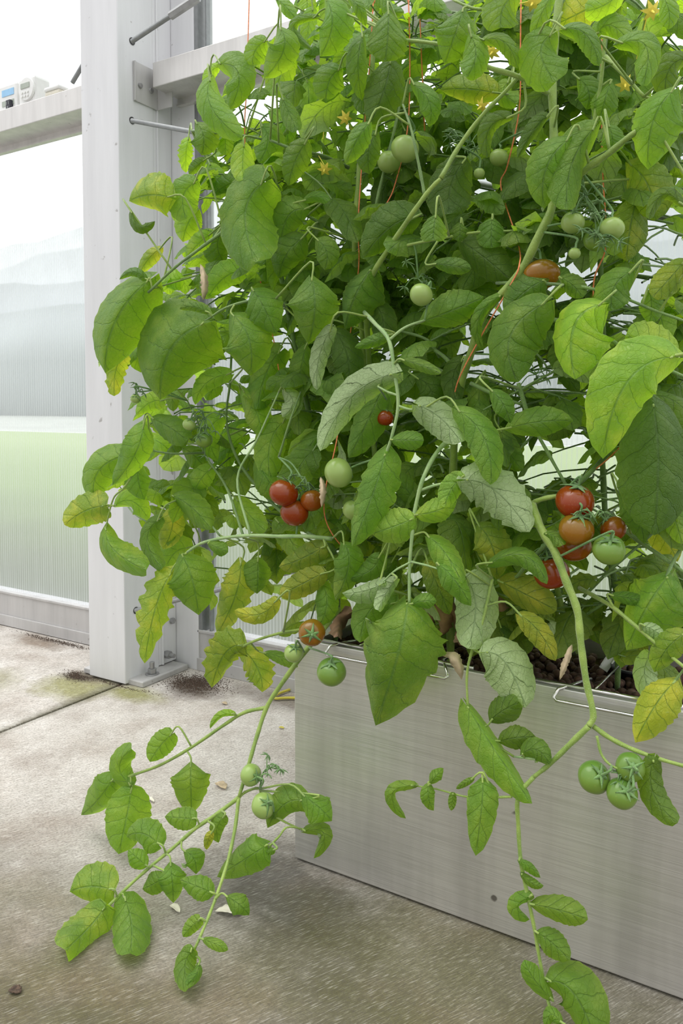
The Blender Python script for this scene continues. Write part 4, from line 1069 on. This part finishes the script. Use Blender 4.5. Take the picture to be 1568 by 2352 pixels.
# ------------------------------------------------------------------ tomatoes
def tomato(k, px, py, r_px, Y, mat, cal=(0, -1, 0), flat=.90, label=None, calyx=True):
    """cal = direction of the stalk: right, down, away (photo axes)"""
    P_ = pt(px, py, Y); d = proj(P_)[2]; r = r_px*d/F
    ax = (rt*cal[0]-up*cal[1]+fw*cal[2]).normalized(); q = ax.to_track_quat('Z', 'Y'); rn = random.Random(int(px*7+py))
    nu_, nv_ = 20, 28; V = []; f = []
    for i in range(nu_+1):
        th = math.pi*i/nu_; ct, s_ = math.cos(th), math.sin(th)
        for j in range(nv_):
            ph = 2*math.pi*j/nv_
            rr = r*(1+.012*math.cos(ph*5+px)*s_)
            z = ct*r*flat - (r*.16*math.exp(-(th/.34)**2)) + r*.03*math.exp(-((math.pi-th)/.3)**2)
            V.append(q @ Vector((rr*s_*math.cos(ph), rr*s_*math.sin(ph), z)))
    for i in range(nu_):
        for j in range(nv_): f.append((i*nv_+j, (i+1)*nv_+j, (i+1)*nv_+(j+1) % nv_, i*nv_+(j+1) % nv_))
    par = PLANTS[k]; base = parent_loc(par)
    o = link('tomato', V, f, M[mat], par, P_-base, True)
    if label: o['label'] = label
    if not calyx: return o
    b = MB(); c0 = q @ Vector((0, 0, r*flat*.86)); ns = 6
    for s in range(ns):
        a = 2*math.pi*s/ns+rn.random()*.5; L = r*rn.uniform(.62, .95); w = r*.15; up_ = rn.uniform(-.1, .55)
        vv = []; m_ = 7
        for i in range(m_+1):
            t = i/m_; rad = L*t; ww = w*(1-t)**.7*(1 if t > .02 else .7)
            h = r*(flat*.93+.06-.30*t*t*1.2+up_*t*t)
            for c_ in (-1, 0, 1):
                vv.append(q @ Vector((rad*math.cos(a)-c_*ww*math.sin(a), rad*math.sin(a)+c_*ww*math.cos(a), h+(0 if c_ else r*.03))))
        b.add(vv, [(i*3+c_, (i+1)*3+c_, (i+1)*3+c_+1, i*3+c_+1) for i in range(m_) for c_ in (0, 1)])
    near = min(STEMPTS[k], key=lambda s_: (s_-P_-ax*r*1.3).length_squared)
    e = near-P_; 
    if e.length > .10: e = e*.10/e.length
    pts = catmull([c0, q @ Vector((0, 0, r*flat+.006)), ax*(r*flat+.014)+(e-ax*r).normalized()*.004, e], 5)
    b.tube(pts, .0015, 7)
    c = b.build('calyx', M['calyx'], None, smooth=True)
    c.parent = o; c.location = (0, 0, 0)
    sm = c.modifiers.new('thick', 'SOLIDIFY'); sm.thickness = .0007
    return o
tomato(1, 651, 1132, 34, .985, 'tom_red', (.35, -.9, .1), label='ripe red tomato, upper one of the left pair')
tomato(1, 676, 1178, 33, 1.00, 'tom_red', (.2, -.8, .5), label='ripe dark red tomato below the other of the left pair')
tomato(1, 716, 1150, 27, 1.01, 'tom_orange', (-.2, -.9, .4), label='orange brown tomato right of the red pair')
tomato(2, 777, 1086, 35, .985, 'tom_pale', (.75, -.3, .3), label='pale green tomato right of the red pair')
tomato(2, 810, 1172, 24, 1.01, 'tom_pale', (.3, -.6, .5))
tomato(1, 716, 1453, 31, .955, 'tom_brown', (.05, -.1, -1), label='orange green tomato seen from its calyx, above the planter corner')
tomato(1, 761, 1543, 34, .955, 'tom_green', (.0, -.85, -.55), label='green tomato hanging before the planter corner')
tomato(1, 674, 1500, 22, .955, 'tom_pale', (.2, -.8, -.5))
tomato(1, 576, 1780, 25, .905, 'tom_pale', (.7, -.1, -.7), label='small pale green tomato on the shoot over the floor')
tomato(1, 606, 1850, 29, .895, 'tom_pale', (.4, -.55, -.7))
tomato(2, 967, 677, 27, .985, 'tom_pale', (.5, -.7, .4), label='pale green round tomato alone in the middle')
tomato(3, 1315, 511, 27, 1.0, 'tom_pale', (.1, -.9, .3))
tomato(3, 1405, 525, 28, 1.0, 'tom_pale', (.1, -.9, .3))
tomato(3, 1365, 552, 26, 1.02, 'tom_green', (.1, -.5, -.6))
tomato(3, 1319, 582, 14, .99, 'tom_pale', (.2, -.9, .2))
tomato(3, 1243, 630, 42, 1.03, 'tom_brown', (.0, -.95, .2), .78, 'orange brown tomato behind the main stem')
tomato(3, 1228, 648, 34, 1.06, 'tom_brown', (.0, -.9, .3))
tomato(3, 1320, 1152, 44, .995, 'tom_red', (.1, -.9, -.35), label='ripe red tomato, topmost of the right cluster')
tomato(3, 1323, 1216, 40, .98, 'tom_brown', (.1, -.9, -.35), label='orange tomato in the middle of the right cluster')
tomato(3, 1318, 1254, 39, 1.01, 'tom_orange', (.0, -.9, .3), label='orange red tomato under the middle one of the right cluster')
tomato(3, 1408, 1215, 31, 1.02, 'tom_orange', (-.6, -.7, .2))
tomato(3, 1398, 1262, 37, .975, 'tom_green', (-.1, -.75, -.6), label='green tomato at the right of the ripe cluster')
tomato(3, 1266, 1316, 41, 1.01, 'tom_red', (-.2, -.95, .1), label='ripe red tomato, lowest of the right cluster')
tomato(3, 1364, 1785, 37, .935, 'tom_green', (.25, -.5, -.8), label='green tomato left of the three before the steel panel')
tomato(3, 1428, 1822, 35, .93, 'tom_green', (.1, -.5, -.8))
tomato(3, 1447, 1762, 33, .94, 'tom_green', (-.1, -.35, -.9))
tomato(3, 1145, 362, 21, 1.09, 'tom_pale', (.2, -.9, .2))
tomato(2, 930, 342, 33, 1.03, 'tom_pale', (.4, -.8, .1), label='yellowish green tomato high up among the leaves')
tomato(2, 893, 372, 27, 1.07, 'tom_pale', (.1, -.9, .1))
tomato(2, 1100, 398, 13, 1.05, 'tom_pale', (.1, -.9, .1))
tomato(1, 434, 975, 15, 1.0, 'tom_pale', (.3, -.8, -.2))
tomato(1, 468, 1010, 20, 1.02, 'tom_green', (.2, -.8, -.2))
tomato(1, 311, 916, 12, .98, 'tom_pale', (.1, -.9, -.1))
tomato(2, 884, 960, 20, 1.03, 'tom_red', (.1, -.9, .1), label='red tomato half hidden in the middle leaves')
# trusses with green sepals, flowers
def sprig(k, px, py, Y, n, s, mat='calyx', seed=0, name='truss'):
    c = pt(px, py, Y); rn = random.Random(seed); b = MB()
    near = min(STEMPTS[k], key=lambda q: (q-c).length_squared)
    e = near-c
    if e.length > .12: e = e*.12/e.length
    b.tube(catmull([c+e, c+e*.5+Vector((0, 0, .01)), c], 6), .0013, 6)
    for i in range(n):
        p = c+Vector((rn.gauss(0, s), rn.gauss(0, s*.6), rn.gauss(0, s)))
        b.tube(catmull([c, (c+p)/2+Vector((0, 0, .006)), p], 4), .0008, 5)
        ax = Vector((rn.gauss(0, .6), -.5, -1)).normalized(); q = ax.to_track_quat('Z', 'Y')
        for j in range(6):
            a = j*1.047; L = rn.uniform(.008, .013)
            P = [p+q @ Vector((L*t*math.cos(a), L*t*math.sin(a), L*(.5*t*t))) for t in (0, .35, .7, 1)]
            b.tube(P, [.0009, .0011, .0008, .0002], 4, False)
    b.build(name, M[mat], PLANTS[k], smooth=True)
sprig(1, 612, 1770, .905, 6, .013, seed=1); sprig(1, 470, 960, 1.02, 9, .018, seed=2); sprig(3, 1345, 450, 1.01, 10, .016, seed=3)
sprig(3, 1265, 1265, 1.02, 7, .014, seed=4); sprig(3, 1370, 545, .99, 8, .014, seed=5); sprig(1, 320, 900, .99, 4, .012, seed=6)
sprig(3, 1435, 1790, .93, 5, .010, seed=7); sprig(2, 1080, 330, 1.06, 8, .02, seed=8); sprig(3, 1230, 860, 1.1, 5, .015, seed=9)
sprig(2, 960, 640, 1.03, 5, .02, seed=10); sprig(3, 1365, 1190, .975, 5, .012, seed=12); sprig(1,700,1110,1.0,5,.012,seed=13)
def flower(k, px, py, Y, s=.011, seed=0):
    c = pt(px, py, Y); rn = random.Random(seed); b = MB(); q = Vector((rn.gauss(0, .4), -.8, -.7)).normalized().to_track_quat('Z', 'Y')
    for j in range(6):
        a = j*1.047; vv = []
        for t, w in ((0, .14), (.4, .28), (.8, .16), (1.15, .01)):
            for c_ in (-1, 1): vv.append(c+q @ (Vector((t*math.cos(a)-c_*w*math.sin(a), t*math.sin(a)+c_*w*math.cos(a), -.35*t*t))*s))
        b.add(vv, [(0, 1, 3, 2), (2, 3, 5, 4), (4, 5, 7, 6)])
    b.cyl(c, c+q @ Vector((0, 0, s*.8)), s*.16, 8, s*.06)
    near = min(STEMPTS[k], key=lambda z_: (z_-c).length_squared); e = near-c
    if e.length > .06: e = e*.06/e.length
    b.tube(catmull([c, c-(q @ Vector((0, 0, s))), c+e], 4), .0007, 5)
    b.build('flower', M['flower'], PLANTS[k], smooth=False)
for i, (k, x, y, Y) in enumerate([(1, 745, 390, 1.06), (4, 1497, 26, .99), (2, 793, 272, 1.05), (3, 1222, 8, .99), (1, 745, 232, 1.08), (2, 1105, 245, 1.06), (4, 1435, 195, 1.08), (3, 1130, 120, 1.07)]): flower(k, x, y, Y, seed=i)
# withered leaves hanging low in the planter
for i, (k, a, kd) in enumerate([(2, (1000, 1390, 1020, 1425, 1005, 1465, 22, 20), 'dead'), (2, (960, 1380, 980, 1420, 975, 1460, 18, 16), 'dead'), (1, (800, 1410, 780, 1430, 775, 1462, 14, 16), 'dead'), (3, (1130, 1370, 1150, 1410, 1120, 1450, 18, 16), 'dead'),
        (3, (1020, 1505, 1046, 1516, 1060, 1562, 13, 15), 'tan'), (3, (1310, 1490, 1296, 1530, 1285, 1562, 7, 8), 'tan'), (1, (738, 1100, 742, 1130, 738, 1165, 7, 8), 'tan'), (1, (462, 612, 470, 650, 466, 690, 8, 9), 'tan'), (2, (870, 1300, 880, 1330, 872, 1368, 14, 14), 'dead'), (2, (1040, 1400, 1060, 1440, 1050, 1475, 16, 16), 'dead')]):
    bx, by, mx, my, tx, ty, wa, wb = a; Y = 1.10 if kd == 'dead' else .985
    d = proj(onY(mx, my, Y))[2]; kk = d/F
    V, UV, Fc = leaf_geo(pt(bx, by, Y), pt(mx, my, Y-.01), pt(tx, ty, Y), wa*kk, wb*kk, 16, 5, .18, .7, 1., 900+i, wave=3.)
    V = [Vector(v) for v in V]
    o = add_mesh('withered_leaf', V, UV, Fc, (0., 1., 0.), PLANTS[k], mat=kd); o['label'] = 'dry brown curled leaf' if kd == 'dead' else 'dry tan leaf'
# ------------------------------------------------------------------ orange training twines hanging from above
for i, (lab, P) in enumerate([
    ('thin orange twine hanging furthest left before the crossbeam', [(574, -160, 1.12), (572, 0, 1.12), (566, 200, 1.12), (563, 335, 1.12), (590, 600, 1.13), (628, 780, 1.12), (640, 850, 1.1)]),
    ('orange twine wound round the tall stem left of the middle', [(862, -160, 1.1), (857, 0, 1.1), (849, 140, 1.09), (836, 300, 1.09), (829, 400, 1.08), (822, 520, 1.07), (823, 620, 1.08), (800, 800, 1.12), (775, 1000, 1.04), (748, 1120, 1.03), (748, 1195, 1.04), (790, 1260, 1.06), (870, 1320, 1.13)]),
    ('orange twine coming down before the crossbeam above the middle leaves', [(936, -160, 1.14), (938, 0, 1.13), (941, 150, 1.12), (935, 300, 1.1), (905, 430, 1.09), (876, 500, 1.08), (860, 640, 1.12)]),
    ('short visible orange twine just right of the one above the middle leaves', [(962, -160, 1.16), (963, 0, 1.15), (966, 90, 1.14), (975, 300, 1.14)]),
    ('orange twine following the thick main stem right of the middle', [(1198, -160, 1.12), (1196, 0, 1.11), (1195, 90, 1.1), (1192, 250, 1.1), (1165, 380, 1.11), (1150, 430, 1.11), (1190, 560, 1.06), (1192, 610, 1.015), (1172, 655, 1.015), (1100, 780, 1.03), (1050, 880, 1.05), (1040, 950, 1.08)]),
    ('orange twine tied along the dark stem near the right edge', [(1390, -160, 1.14), (1384, 0, 1.13), (1380, 180, 1.12), (1384, 400, 1.12), (1392, 560, 1.1), (1362, 660, 1.1), (1380, 850, 1.12), (1425, 1000, 1.1), (1410, 1040, 1.1), (1340, 1100, 1.09)])]):
    Q = [onY(*p) for p in P]; Q = catmull([Vector((Q[0].x, Q[0].y, 2.5))]+Q, 8); rn = random.Random(i); b = MB(); b.tube(Q, .0010, 6)
    tag(b.build('plant_twine', M['twine'], smooth=True, org=Q[0]), lab, 'twine', 'orange training twines')
